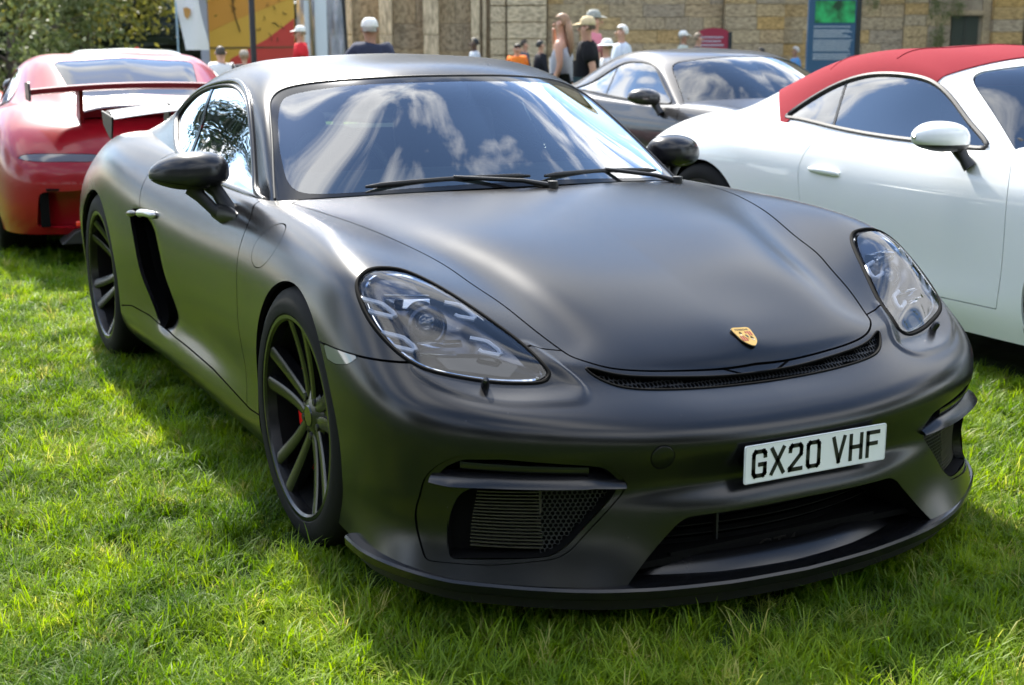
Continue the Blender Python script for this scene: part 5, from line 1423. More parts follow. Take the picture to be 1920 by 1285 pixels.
# ---- trees
def leaf_mat(name, c1, c2):
    m = bpy.data.materials.new(name); m.use_nodes = True
    n, l = m.node_tree.nodes, m.node_tree.links; b = n['Principled BSDF']; out = n['Material Output']
    ge = n.new('ShaderNodeNewGeometry'); ra = n.new('ShaderNodeValToRGB'); ra.color_ramp.elements[0].color = (*c1, 1); ra.color_ramp.elements[1].color = (*c2, 1)
    l.new(ge.outputs['Random Per Island'], ra.inputs[0]); l.new(ra.outputs[0], b.inputs['Base Color']); b.inputs['Roughness'].default_value = .5
    tr = n.new('ShaderNodeBsdfTranslucent'); mi = n.new('ShaderNodeMixShader'); mi.inputs[0].default_value = .42
    l.new(ra.outputs[0], tr.inputs['Color']); l.new(b.outputs[0], mi.inputs[1]); l.new(tr.outputs[0], mi.inputs[2]); l.new(mi.outputs[0], out.inputs['Surface'])
    return m
M_BARK = mat('bark', (.085, .065, .05), .9); noise_bump(M_BARK, 12, .5, .03)
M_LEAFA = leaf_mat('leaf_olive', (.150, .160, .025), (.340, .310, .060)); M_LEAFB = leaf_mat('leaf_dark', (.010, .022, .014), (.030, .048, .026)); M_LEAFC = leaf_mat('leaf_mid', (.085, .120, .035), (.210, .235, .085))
def crown_mesh(seed, rx, rz, nclump, nleaf, leaf, zc, shape='round'):
    r_ = np.random.default_rng(seed); V = []
    cl = []
    for _ in range(nclump):
        d = r_.normal(size=3); d /= np.linalg.norm(d); rad = r_.uniform(.45, 1.0) ** .6
        if shape == 'cone': 
            h = r_.uniform(-1, 1); q = (1 - (h + 1) / 2) ** .8; a = r_.uniform(0, 6.283); c = np.array((rx * q * math.cos(a) * r_.uniform(.5, 1), rx * q * math.sin(a) * r_.uniform(.5, 1), zc + rz * h))
        else: c = np.array((d[0] * rx * rad, d[1] * rx * rad, zc + d[2] * rz * rad))
        cl.append((c, r_.uniform(.12, .30) * min(rx, rz)))
    for c, s in cl:
        k = nleaf // nclump
        p = c + r_.normal(size=(k, 3)) * s * [1, 1, .7]
        u = r_.normal(size=(k, 3)); u /= np.linalg.norm(u, axis=1, keepdims=True); w = r_.normal(size=(k, 3)); w -= (w * u).sum(1, keepdims=True) * u; w /= np.linalg.norm(w, axis=1, keepdims=True)
        sz = leaf * r_.uniform(.6, 1.3, (k, 1))
        V.append(np.stack([p - u * sz, p + w * sz * .5, p + u * sz, p - w * sz * .5], 1))
    V = np.concatenate(V).reshape(-1, 3); F = np.arange(len(V)).reshape(-1, 4)
    return V, F, cl
def trunk_mesh(seed, h, r0, cl, rx):
    r_ = random.Random(seed); m = MB()
    pts = [(0, 0, -.1), (.02, 0, h * .3), (-.04 * h * .2, .03, h * .65), (0, .05, h)]
    m.tube(pts, [r0 * 1.25, r0, r0 * .8, r0 * .35], 10)
    for c, s in r_.sample(cl, min(9, len(cl))):
        z0 = h * r_.uniform(.35, .8); a = Vector((0, 0, z0)); b = Vector(c)
        m.tube([a, a.lerp(b, .5) + Vector((0, 0, .1 * h * r_.random())), b], [r0 * .42, r0 * .25, r0 * .08], 6)
    return m
_TREE = {}
def tree(kind, label, loc, rz=0.0, sc=1.0, group=None, cat='tree'):
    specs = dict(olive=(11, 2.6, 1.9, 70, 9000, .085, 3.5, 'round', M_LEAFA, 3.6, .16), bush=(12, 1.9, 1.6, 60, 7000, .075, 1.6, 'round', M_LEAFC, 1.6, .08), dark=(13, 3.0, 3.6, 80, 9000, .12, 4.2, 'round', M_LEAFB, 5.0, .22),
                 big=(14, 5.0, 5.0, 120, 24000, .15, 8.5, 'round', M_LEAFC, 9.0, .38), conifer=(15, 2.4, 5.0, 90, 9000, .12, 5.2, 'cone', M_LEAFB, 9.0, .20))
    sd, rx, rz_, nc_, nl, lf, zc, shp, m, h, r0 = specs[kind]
    t = empty('tree' if cat == 'tree' else 'bush', loc, rz, label, cat, group); t.scale = (sc, sc, sc)
    if kind not in _TREE:
        V, F, cl = crown_mesh(sd, rx, rz_, nc_, nl, lf, zc, shp)
        c = obj_from('crown', V, F, m, t, False); k = trunk_mesh(sd, h, r0, cl, rx).build('trunk', M_BARK, t, True, auto=60)
        _TREE[kind] = (c.data, k.data)
    else:
        for nm, d in zip(('crown', 'trunk'), _TREE[kind]):
            o = bpy.data.objects.new(nm, d); COL.objects.link(o); o.parent = t
    return t
pxa = lambda u, D: (u - 960) * .9764 * D / 2483.18
tree('olive', 'olive green tree with a bare brown trunk, beyond the red car', spot(pxa(165, 30), 30), .4, .88, 'trees beyond the cars')
tree('bush', 'pale green bush at the edge of the wood', spot(pxa(15, 27), 27), 1.0, 1.0, 'trees beyond the cars', 'bush')
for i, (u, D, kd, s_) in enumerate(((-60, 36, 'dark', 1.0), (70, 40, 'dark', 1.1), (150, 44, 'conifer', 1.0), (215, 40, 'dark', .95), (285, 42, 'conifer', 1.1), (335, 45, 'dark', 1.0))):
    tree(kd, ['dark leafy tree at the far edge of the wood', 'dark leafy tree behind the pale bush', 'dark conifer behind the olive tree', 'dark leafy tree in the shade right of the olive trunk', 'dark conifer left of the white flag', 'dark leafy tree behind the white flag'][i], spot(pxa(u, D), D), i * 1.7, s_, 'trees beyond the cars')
rs0 = random.Random(77)
# the wood and park trees that stand round the lawn behind the photographer (mirrored in paint and glass)
for i, (a, d, kd, s_) in enumerate(((21, 27, 'big', 1.0), (26, 14, 'big', 1.1), (27, 1, 'big', .9), (20, -14, 'big', 1.0), (4, -26, 'big', 1.1), (-10, -27, 'big', 1.0), (-24, -16, 'big', .95), (-34, 2, 'big', 1.0), (-36, 20, 'big', 1.0), (-30, 34, 'dark', 1.3))):
    tree(kd, 'tall park tree standing out of the picture round the lawn', spot(a, d), i * 2.1, s_, 'park trees round the lawn')
for i in range(13):  # denser unseen row, added to darken the low horizon mirrored in the bumper
    tree('dark', 'tall park tree standing out of the picture round the lawn', spot(-34 + 5.4 * i + rs0.uniform(-1, 1), -15 - 5 * rs0.random() - (abs(i - 6) < 2) * 2), i * 1.3, 1.25 + .3 * rs0.random(), 'park trees round the lawn')
# hedge mass that closes the gap under the dark trees
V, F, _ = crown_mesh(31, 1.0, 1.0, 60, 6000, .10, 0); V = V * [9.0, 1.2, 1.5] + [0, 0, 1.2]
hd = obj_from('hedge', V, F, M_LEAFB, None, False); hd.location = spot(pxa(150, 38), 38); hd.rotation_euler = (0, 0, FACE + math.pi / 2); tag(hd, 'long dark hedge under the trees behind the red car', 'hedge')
# low brown rail fence before the hedge
fe = empty('fence', spot(pxa(90, 33), 33), FACE + math.pi / 2, 'low brown wooden fence before the dark trees', 'fence')
M_WOOD = mat('brown_wood', (.16, .095, .06), .8); noise_color(M_WOOD, 6, (.12, .07, .045), (.20, .125, .085), stretch=(1, 1, 8))
for z_ in (.45, .70, .93): MB().box((0, 0, z_), (7.0, .04, .15)).build('rail', M_WOOD, fe)
for x_ in np.linspace(-3.4, 3.4, 5): MB().box((x_, -.04, .5), (.09, .09, 1.05)).build('post', M_WOOD, fe)

# ---- stone building
DW = 34.0
def stone_mat(name, cols, rough=.9):
    m = mat(name, cols[0], rough, spec=.2); n, l, b = nodes_of(m)
    oi = n.new('ShaderNodeObjectInfo'); ra = n.new('ShaderNodeValToRGB'); ra.color_ramp.interpolation = 'LINEAR'
    els = ra.color_ramp.elements
    for i, c in enumerate(cols):
        e = els[i] if i < 2 else els.new(i / (len(cols) - 1)); 
        e.position = i / (len(cols) - 1) if i < 2 else e.position; e.color = (*c, 1)
    tc = n.new('ShaderNodeTexCoord'); no = n.new('ShaderNodeTexNoise'); no.inputs['Scale'].default_value = 7; no.inputs['Detail'].default_value = 8
    ad = n.new('ShaderNodeVectorMath'); ad.operation = 'ADD'; l.new(tc.outputs['Object'], ad.inputs[0]); l.new(oi.outputs['Location'], ad.inputs[1]); l.new(ad.outputs[0], no.inputs['Vector'])
    r2 = n.new('ShaderNodeValToRGB'); r2.color_ramp.elements[0].position = .32; r2.color_ramp.elements[0].color = (.50, .48, .46, 1); r2.color_ramp.elements[1].position = .62; r2.color_ramp.elements[1].color = (1.08, 1.06, 1.03, 1)
    mx = n.new('ShaderNodeMixRGB'); mx.blend_type = 'MULTIPLY'; mx.inputs['Fac'].default_value = 1
    l.new(oi.outputs['Random'], ra.inputs[0]); l.new(no.outputs['Fac'], r2.inputs[0]); l.new(ra.outputs[0], mx.inputs['Color1']); l.new(r2.outputs[0], mx.inputs['Color2']); l.new(mx.outputs[0], b.inputs['Base Color'])
    bu = n.new('ShaderNodeBump'); bu.inputs['Strength'].default_value = .5; bu.inputs['Distance'].default_value = .02; l.new(no.outputs['Fac'], bu.inputs['Height']); l.new(bu.outputs[0], b.inputs['Normal'])
    return m
M_STONE = stone_mat('wall_stone', [(.42, .345, .235), (.46, .37, .24), (.38, .32, .24), (.48, .39, .25), (.52, .34, .125), (.44, .37, .27)])
M_STONEB = stone_mat('dressed_stone', [(.62, .52, .37), (.66, .56, .40), (.58, .49, .34)])
M_STONEC = stone_mat('weathered_stone', [(.38, .30, .195), (.42, .33, .21), (.34, .28, .20)])
noise_dark = M_STONEC
B = empty('stone_building', spot(0, DW), FACE + math.pi / 2, 'long honey-coloured stone building behind the cars', 'building')
# local frame: x runs to the picture's left->right, -y towards the photographer
B.rotation_euler = (0, 0, math.atan2(CRT.y, CRT.x))
ux = lambda u: pxa(u, DW)
M_MORTAR = mat('mortar', (.30, .25, .175), .95); noise_color(M_MORTAR, 4, (.25, .205, .145), (.36, .30, .21))
MB().box(((ux(640) + ux(2450)) / 2, 1.0, 5.0), (ux(2450) - ux(640), 2.0, 10.4)).build('wall', M_MORTAR, B)
_unit = MB().box((0, 0, 0), (1, 1, 1)); _so = _unit.build('stone', M_STONE, B, bevel=.02, seg=1); STONE_ME = _so.data; bpy.data.objects.remove(_so)
_sb = MB().box((0, 0, 0), (1, 1, 1)).build('block', M_STONEB, B, bevel=.05, seg=2); BLOCK_ME = _sb.data; bpy.data.objects.remove(_sb)
STONE_MC = STONE_ME.copy(); STONE_MC.materials.clear(); STONE_MC.materials.append(M_STONEC)
rs_ = random.Random(5)
def stone(me, x0, x1, z0, z1, y, dep, name='stone', j=.010):
    o = bpy.data.objects.new(name, me); COL.objects.link(o); o.parent = B
    o.location = ((x0 + x1) / 2, y + rs_.uniform(-.012, .012), (z0 + z1) / 2); o.scale = (x1 - x0 - j, dep, z1 - z0 - j)
    return o
def courses(u0, u1, zs, lmin, lmax, y, me, dep=.10, name='stone'):
    for z0, z1 in zip(zs[:-1], zs[1:]):
        x = ux(u0); xe = ux(u1)
        while x < xe - .02:
            w = min(rs_.uniform(lmin, lmax), xe - x)
            if xe - x - w < lmin * .5: w = xe - x
            stone(me, x, x + w, z0, z1, y, dep, name); x += w
zz = [.80, 1.12, 1.42, 1.75, 2.06, 2.37, 2.70]
courses(1026, 1352, zz, .38, 1.05, -.02, STONE_ME)
courses(1462, 1690, zz, .45, 1.0, -.02, STONE_ME)
courses(1690, 1776, [.8, 1.05, 1.32, 1.58, 1.85, 2.12, 2.4, 2.7], .5, .62, -.06, STONE_ME)
courses(1836, 1852, zz, .3, .5, -.02, STONE_ME)
courses(1352, 1462, zz, .5, .9, -.30, STONE_ME, .30, 'buttress_stone')        # buttress that stands forward
courses(1852, 1908, [.8, 1.1, 1.4, 1.7, 2.0, 2.3, 2.65], .75, .8, -.14, STONE_ME, .2, 'pier_block')
courses(1916, 1990, [.8, 1.1, 1.4, 1.7, 2.0, 2.3, 2.65], .5, .8, -.14, STONE_ME, .2, 'pier_block')
# rusticated pier: big blocks with deep joints
for z0, z1 in ((.75, 1.12), (1.12, 1.52), (1.52, 1.92), (1.92, 2.32), (2.32, 2.75)):
    stone(BLOCK_ME, ux(950), ux(1024), z0, z1, -.25, .5, 'rusticated_block', .025); stone(BLOCK_ME, ux(919), ux(949), z0, z1, -.16, .34, 'rusticated_block', .025)
MB().box(((ux(950) + ux(1024)) / 2, -.22, 1.7), (ux(1022) - ux(952), .46, 2.2)).build('pier_core', M_STONEC, B)
MB().box(((ux(919) + ux(949)) / 2, -.14, 1.7), (ux(948) - ux(920), .30, 2.2)).build('pier_core', M_STONEC, B)
# plain dressed strips and weathered panels between them
for u0, u1, y, dep in ((644, 664, -.16, .34), (714, 738, -.20, .42), (796, 824, -.22, .46), (884, 900, -.14, .3), (905, 912, -.10, .22)):
    for z0, z1 in ((.4, 1.62), (1.62, 3.2)): stone(BLOCK_ME, ux(u0), ux(u1), z0, z1, y, dep, 'pilaster_block', .004)
courses(664, 714, [.7, 1.35, 2.0, 2.8], .5, .7, -.03, STONE_MC); courses(738, 796, [.7, 1.3, 1.9, 2.8], .4, .8, -.03, STONE_MC); courses(824, 884, [.7, 1.25, 1.9, 2.8], .4, .8, -.03, STONE_MC); courses(900, 920, [.7, 1.5, 2.8], .3, .5, -.03, STONE_MC)
# small dark window with frame
wd = MB().box(((ux(1780) + ux(1830)) / 2, -.01, 1.45), (ux(1830) - ux(1780), .06, 1.30)).build('window', mat('dark_window', (.035, .045, .035), .35), B)
MB().box((0, -.04, 0), (.03, .03, 1.24)).build('glazing_bar', mat('window_bar', (.05, .055, .045), .6), wd).location = ((ux(1780) + ux(1830)) / 2, -.01, 1.45)
MB().box(((ux(1776) + ux(1834)) / 2, -.07, 2.16), (ux(1836) - ux(1774), .16, .12)).build('lintel', M_STONEC, B)
MB().box(((ux(640) + ux(2450)) / 2, -.18, .35), (ux(2450) - ux(640), .40, .7)).build('plinth', M_STONEC, B)
MB().box(((ux(640) + ux(2450)) / 2, .9, 10.5), (ux(2450) - ux(640) + .8, 2.8, .5)).build('cornice', M_STONEB, B, bevel=.06)
for i in range(6):   # tall windows above, out of the photograph's frame
    MB().box((ux(760) + i * 4.0, .0, 6.2), (1.3, .10, 2.6)).build('window', MATS['dark_window'], B)

# ivy hanging down the wall
V, F, _ = crown_mesh(41, 1.0, 1.0, 26, 1500, .055, 0)
def ivy(u, z, sx, sz, label):
    V, F, _ = crown_mesh(int(u), 1.0, 1.0, 24, 1300, .06, 0)
    o = obj_from('ivy', V * [sx, .12, sz], F, M_LEAFC, None, False); p = Vector(spot(ux(u), DW - .35)); o.location = (p.x, p.y, z); o.rotation_euler = (0, 0, math.atan2(CRT.y, CRT.x))
    return tag(o, label, 'ivy', 'ivy on the stone wall')
ivy(1748, 2.05, .22, .85, 'narrow strand of ivy hanging down the stone wall'); ivy(1772, 2.45, .30, .45, 'bushy ivy over the small dark window'); ivy(1700, 2.85, .55, .38, 'leafy ivy at the top of the wall, left of the window'); ivy(1625, 2.75, .18, .55, 'ivy beside the blue notice board')

# ---- blue notice board and red sign
def board(u0, u1, D, z0, z1, name, label, cat, m, thick=.08, arch=0.0):
    w = pxa(u1, D) - pxa(u0, D); b = empty(name, spot((pxa(u0, D) + pxa(u1, D)) / 2, D), math.atan2(CRT.y, CRT.x), label, cat)
    if arch:
        pts = [(-w / 2, z0), (w / 2, z0)] + [(w / 2 * c_, z1 - arch + arch * s_) for c_, s_ in ((math.cos(a), math.sin(a)) for a in np.linspace(0, math.pi, 14))]
    else: pts = [(-w / 2, z0), (w / 2, z0), (w / 2, z1), (-w / 2, z1)]
    MB().prism(pts, 0, thick, 'xz').build('panel', m, b)
    return b, w
M_BLUEB = mat('board_blue', (.030, .085, .17), .4); M_TXT = mat('board_text', (.50, .55, .62), .6); M_REDB = mat('sign_red', (.30, .022, .05), .45)
DB = 24.0
zpx = lambda v, D: 1.264 - (v - 93.5) * D / 2483.18
bb, bw = board(1513, 1602, DB, .10, zpx(-30, DB), 'notice_board', 'tall blue notice board with a green picture and white text', 'notice board', M_BLUEB)
M_PIC = mat('board_picture', (.02, .3, .08), .4); noise_color(M_PIC, 3.2, (.012, .05, .022), (.03, .42, .13), .36, .60, 5)
pu = lambda u: pxa(u, DB) - (pxa(1513, DB) + pxa(1602, DB)) / 2
MB().box(((pu(1525) + pu(1599)) / 2, -.006, (zpx(6, DB) + zpx(45, DB)) / 2), (pu(1599) - pu(1525), .01, zpx(6, DB) - zpx(45, DB))).build('picture', M_PIC, bb)
def text_rows(u0, u1, v0, v1, n, parent, D, pf, seed, gaps=()):
    r_ = random.Random(seed)
    for i in range(n):
        if i in gaps: continue
        v = v0 + (v1 - v0) * i / (n - 1); m = MB(); u = u0; ue = u1 - r_.uniform(0, 10 if i % 4 else 22)
        while u < ue - 1:
            w = min(r_.uniform(1.2, 4.5), ue - u); z = zpx(v, D); h = (v1 - v0) / n * .5 * D / 2483
            m.box((pf(u + w / 2), -.006, z), (pf(u + w) - pf(u), .006, h)); u += w + .7
        o = m.build('text_line', M_TXT, parent); o['kind'] = 'stuff'
text_rows(1524, 1597, 52, 110, 20, bb, DB, pu, 3, (1, 7, 15))
MB().box((pu(1607), .04, 1.2), (pu(1612) - pu(1603), .10, 3.0)).build('post', mat('dark_post', (.02, .022, .025), .5), bb)
DR = 30.0
rb, rw_ = board(1309, 1366, DR, .2, zpx(54, DR), 'sign', 'small red sign with a rounded top before the wall', 'sign', M_REDB, .06, .12)
pr = lambda u: pxa(u, DR) - (pxa(1309, DR) + pxa(1366, DR)) / 2
text_rows(1314, 1360, 71, 85, 3, rb, DR, pr, 8)
MB().box((pr(1368), .03, .8), (.08, .10, 1.7)).build('post', MATS['dark_post'], rb)

# ---- banner hoarding, sheeting, flag, lamp post
DH = 31.0
M_YEL = mat('banner_yellow', (.58, .34, .045), .6); M_REDBN = mat('banner_red', (.50, .050, .035), .6); M_ORG = mat('banner_orange', (.55, .25, .035), .6); M_VINE = mat('banner_vine', (.10, .075, .03), .7)
hb_ = empty('banner', spot((pxa(393, DH) + pxa(553, DH)) / 2, DH), math.atan2(CRT.y, CRT.x), 'big yellow and red printed banner on a hoarding', 'banner')
ph = lambda u: pxa(u, DH) - (pxa(393, DH) + pxa(553, DH)) / 2; zh = lambda v: zpx(v, DH)
MB().prism([(ph(393), 0.05), (ph(553), .05), (ph(553), zh(-70)), (ph(393), zh(-70))], 0, .08, 'xz').build('backing', M_YEL, hb_)
def sheet(pts, y, m, name): MB().prism([(ph(u), zh(v)) for u, v in pts], y, y + .004, 'xz').build(name, m, hb_)
sheet([(393, 62), (430, 46), (553, 0), (553, -70), (480, -70), (393, 10)][::-1], -.006, M_ORG, 'orange_field')
sheet([(420, 140), (553, 140), (553, 38), (500, 75), (432, 110)][::-1], -.012, M_REDBN, 'red_field')
sheet([(393, 92), (553, 90), (553, 87.5), (393, 89)][::-1], -.017, M_VINE, 'rope_line')
rv_ = random.Random(21)
def vine(pts, r=.020):
    MB().tube([(ph(u), -.018, zh(v)) for u, v in pts], r, 5, squash=.4).build('vine', M_VINE, hb_)
vine([(438, -30), (440, 8), (444, 35), (452, 62)], .03)
for bx, by in ((440, 0), (444, 18), (438, 28), (505, 10), (520, 22), (498, 34), (512, 46), (528, 8), (540, 30), (490, 55), (505, 64), (535, 56), (520, 72)):
    a = rv_.uniform(0, 6.28); l_ = rv_.uniform(7, 16)
    vine([(bx, by), (bx + l_ * .5 * math.cos(a), by + l_ * .6 * math.sin(a)), (bx + l_ * math.cos(a + .5), by + l_ * math.sin(a + .5))], rv_.uniform(.010, .022))
# side strip of the hoarding
MB().box((ph(384), .05, 1.6), (ph(392) - ph(376), .06, 3.2)).build('side_strip', mat('strip_lilac', (.38, .40, .50), .7), hb_)
# grey sheeting with boards and a pole
sh = empty('sheeting', spot((pxa(555, DH) + pxa(640, DH)) / 2, DH + .4), math.atan2(CRT.y, CRT.x), 'pale grey protective sheeting left of the stone wall', 'sheeting')
ps = lambda u: pxa(u, DH) - (pxa(555, DH) + pxa(640, DH)) / 2
M_SHEET = mat('grey_sheet', (.42, .43, .47), .7); noise_color(M_SHEET, 2.5, (.33, .34, .38), (.52, .53, .57)); noise_bump(M_SHEET, 3, .8, .08)
g_ = net_surface([[(ps(u), .06 * math.sin(u * .35 + v), zh(v)) for u in np.linspace(553, 642, 12)] for v in (-70, -30, 10, 50, 90, 130)], 24, 40)
sf = Srf(g_.reshape(-1, 3), grid_tris(24, 40, True)); sf.thick(.02, (0, 1, 0)).obj('sheet', M_SHEET, sh)
MB().box((ps(575), -.25, zh(65)), (ps(580) - ps(571), .05, 1.5)).build('white_board', mat('white_board', (.62, .68, .72), .6), sh)
MB().box((ps(601), -.22, zh(62)), (ps(612) - ps(590), .05, 1.55)).build('white_board', MATS['white_board'], sh)
MB().tube([(ps(580), -.32, zh(-60)), (ps(588), -.34, zh(130))], .028, 8).build('pole', mat('pole_wood', (.25, .20, .11), .7), sh, True)
MB().prism([(ps(636), zh(-70)), (ps(644), zh(-70)), (ps(650), zh(110)), (ps(645), zh(110))], -.15, -.08, 'xz').build('black_strap', MATS['dark_post'], sh)
# red barrier piece under the sheeting
# lamp post
DL = 19.0
lp = empty('lamp_post', spot(pxa(475, DL), DL), 0, 'slim black post before the yellow banner', 'post')
MB().lathe([(.09, 0), (.09, .25), (.05, .30), (.043, .6), (.038, 4.2), (.0, 4.25)], 16, 'z').build('shaft', mat('post_black', (.012, .012, .016), .45), lp, True, auto=40)
MB().lathe([(.0, 4.75), (.14, 4.7), (.19, 4.55), (.12, 4.22), (.05, 4.2)], 16, 'z').build('lantern', mat('lantern_glass', (.5, .5, .45), .2), lp, True, auto=40)
# feather flag with a shield
DF = 21.0
fg = empty('feather_flag', spot(pxa(345, DF), DF), math.atan2(CRT.y, CRT.x), 'white feather flag with a small gold shield', 'flag')
pf_ = lambda u: pxa(u, DF) - pxa(345, DF); zf = lambda v: zpx(v, DF)
rows = [(-170, 332, 356), (-90, 331, 366), (-30, 331, 374), (10, 333, 378), (45, 338, 383), (75, 344, 389), (94, 348, 391)]
g_ = net_surface([[(pf_(u0 + (u1 - u0) * s), .05 * math.sin(s * 5 + v * .03), zf(v)) for s in np.linspace(0, 1, 7)] for v, u0, u1 in rows], 30, 16)
sf = Srf(g_.reshape(-1, 3), grid_tris(30, 16, True)); sf.thick(.006, (0, 1, 0)).obj('cloth', mat('flag_white', (.70, .70, .72), .8), fg)
MB().tube([(pf_(334), .03, 0), (pf_(333), .03, 2.0), (pf_(330), .03, 3.4), (pf_(336), .03, 3.9)], [.02, .016, .012, .008], 8).build('pole', mat('flag_pole', (.30, .42, .55), .4), fg, True)
MB().prism([(pf_(349), zf(20)), (pf_(356), zf(18)), (pf_(363), zf(22)), (pf_(362), zf(32)), (pf_(356), zf(40)), (pf_(351), zf(34))], -.075, -.068, 'xz').build('shield', mat('flag_gold', (.42, .22, .06), .6), fg)
# ---- people
SKIN = {'fair': mat('skin_fair', (.52, .29, .20), .55), 'tan': mat('skin_tan', (.36, .19, .12), .55), 'dark': mat('skin_dark', (.10, .055, .04), .55)}
def skin_mesh(name, verts, edges, radii, m, parent, root=0, levels=1, flat=1.0):
    me = bpy.data.meshes.new(name); me.from_pydata(verts, edges, []); me.update()
    o = bpy.data.objects.new(name, me); COL.objects.link(o)
    sk = o.modifiers.new('s', 'SKIN'); sk.use_smooth_shade = True
    for i, r_ in enumerate(radii):
        r2 = r_ if hasattr(r_, '__len__') else (r_, r_)
        me.skin_vertices[0].data[i].radius = r2; me.skin_vertices[0].data[i].use_root = (i == root)
    ss = o.modifiers.new('d', 'SUBSURF'); ss.levels = levels; ss.render_levels = levels
    dg = bpy.context.evaluated_depsgraph_get(); nm = bpy.data.meshes.new_from_object(o.evaluated_get(dg))
    bpy.data.objects.remove(o); bpy.data.meshes.remove(me)
    nm.materials.clear(); nm.materials.append(m); nm.polygons.foreach_set('use_smooth', np.full(len(nm.polygons), True))
    r = bpy.data.objects.new(name, nm); COL.objects.link(r); r.parent = parent
    return r
def cloth(name, c, rough=.85):
    return mat('cloth_' + name, c, rough, spec=.2)
def person(label, loc, yaw, h=1.72, skin='fair', top=('grey', (.35, .35, .38)), legs=('black', (.012, .012, .014)), hair=(.10, .06, .03), hat=None, long_hair=False, sleeve=.5, stride=.12, arms='down', slim=1.0, bag=None, shorts=False):
    'a standing or walking figure facing +x before it is turned by yaw'
    p = empty('person', loc, yaw, label, 'person', 'people strolling behind the cars'); k = h / 1.75
    S_ = lambda v: (v[0] * k, v[1] * k, v[2] * k)
    f = stride
    J = dict(pel=(0, 0, .96), wst=(0.01, 0, 1.10), chs=(.015, 0, 1.30), nkb=(0, 0, 1.46), nkt=(.012, 0, 1.53), hd0=(.02, 0, 1.60), hd1=(.012, 0, 1.69),
             hl=(0, .09, .92), hr=(0, -.09, .92), kl=(.03 + f * .7, .095, .50), kr=(.03 - f * .35, -.095, .50), al=(f, .095, .085), ar=(-f * 1.1, -.095, .10 + .03 * (f > .1)), tl=(f + .13, .10, .03), tr=(-f * 1.1 + .12, -.10, .03),
             sl=(0, .165, 1.42), sr=(0, -.165, 1.42))
    if arms == 'down': J.update(el=(-.03 - f * .4, .215, 1.15), er=(.02 + f * .4, -.215, 1.15), wl=(.04 - f * .6, .22, .92), wr=(.10 + f * .6, -.22, .93))
    elif arms == 'face': J.update(el=(-.03, .215, 1.15), er=(.13, -.20, 1.22), wl=(.05, .22, .92), wr=(.12, -.07, 1.48))
    elif arms == 'folded': J.update(el=(.03, .235, 1.17), er=(.03, -.235, 1.17), wl=(.19, .04, 1.14), wr=(.19, -.04, 1.18))
    elif arms == 'hips': J.update(el=(-.05, .30, 1.20), er=(-.05, -.30, 1.20), wl=(.06, .17, 1.02), wr=(.06, -.17, 1.02))
    hand = lambda w, e: tuple(w[i] + (w[i] - e[i]) * .42 for i in range(3))
    J['fl'] = hand(J['wl'], J['el']); J['fr'] = hand(J['wr'], J['er'])
    R_ = dict(pel=(.125, .155), wst=(.10, .135), chs=(.115, .165), nkb=(.06, .07), nkt=(.052, .052), hd0=(.082, .070), hd1=(.088, .075), hl=.085, hr=.085, kl=.055, kr=.055, al=.036, ar=.036, tl=.030, tr=.030, sl=.060, sr=.060, el=.040, er=.040, wl=.028, wr=.028, fl=.026, fr=.026)
    E_ = [('pel', 'wst'), ('wst', 'chs'), ('chs', 'nkb'), ('nkb', 'nkt'), ('nkt', 'hd0'), ('hd0', 'hd1'), ('pel', 'hl'), ('pel', 'hr'), ('hl', 'kl'), ('hr', 'kr'), ('kl', 'al'), ('kr', 'ar'), ('al', 'tl'), ('ar', 'tr'), ('chs', 'sl'), ('chs', 'sr'), ('sl', 'el'), ('sr', 'er'), ('el', 'wl'), ('er', 'wr'), ('wl', 'fl'), ('wr', 'fr')]
    nm = list(J); ix = {n: i for i, n in enumerate(nm)}
    sc = lambda r_, g=0.0: tuple((q + g) * k * slim for q in (r_ if hasattr(r_, '__len__') else (r_, r_)))
    skin_mesh('body', [S_(J[n]) for n in nm], [(ix[a], ix[b]) for a, b in E_], [sc(R_[n]) for n in nm], SKIN[skin], p)
    def part(name, names, edges, grow, m, cut=None):
        pos = dict(J)
        if cut: pos.update(cut)
        i2 = {n: i for i, n in enumerate(names)}
        rr = {**R_, 'cl': .055, 'cr': .055}
        if name == 'shirt': rr['nkb'] = (.062, .095)
        skin_mesh(name, [S_(pos[n]) for n in names], [(i2[a], i2[b]) for a, b in edges], [sc(rr[n], grow) for n in names], m, p)
    lp3 = lambda a, b, t: tuple(a[i] + (b[i] - a[i]) * t for i in range(3))
    ce = {'cl': lp3(J['sl'], J['el'], 1.0 if sleeve >= 1 else .75), 'cr': lp3(J['sr'], J['er'], 1.0 if sleeve >= 1 else .75)}
    if sleeve >= 1: part('shirt', ['wst', 'chs', 'nkb', 'pel', 'sl', 'sr', 'el', 'er', 'wl', 'wr'], [('pel', 'wst'), ('wst', 'chs'), ('chs', 'nkb'), ('chs', 'sl'), ('chs', 'sr'), ('sl', 'el'), ('sr', 'er'), ('el', 'wl'), ('er', 'wr')], .028, cloth(*top), {'nkb': lp3(J['chs'], J['nkb'], .92)})
    elif sleeve > 0: part('shirt', ['wst', 'chs', 'nkb', 'pel', 'sl', 'sr', 'cl', 'cr'], [('pel', 'wst'), ('wst', 'chs'), ('chs', 'nkb'), ('chs', 'sl'), ('chs', 'sr'), ('sl', 'cl'), ('sr', 'cr')], .028, cloth(*top), {**ce, 'nkb': lp3(J['chs'], J['nkb'], .92)})
    else: part('shirt', ['wst', 'chs', 'nkb', 'pel', 'sl', 'sr'], [('pel', 'wst'), ('wst', 'chs'), ('chs', 'nkb'), ('chs', 'sl'), ('chs', 'sr')], .028, cloth(*top), {'nkb': lp3(J['chs'], J['nkb'], .92), 'sl': lp3(J['chs'], J['sl'], .85), 'sr': lp3(J['chs'], J['sr'], .85)})
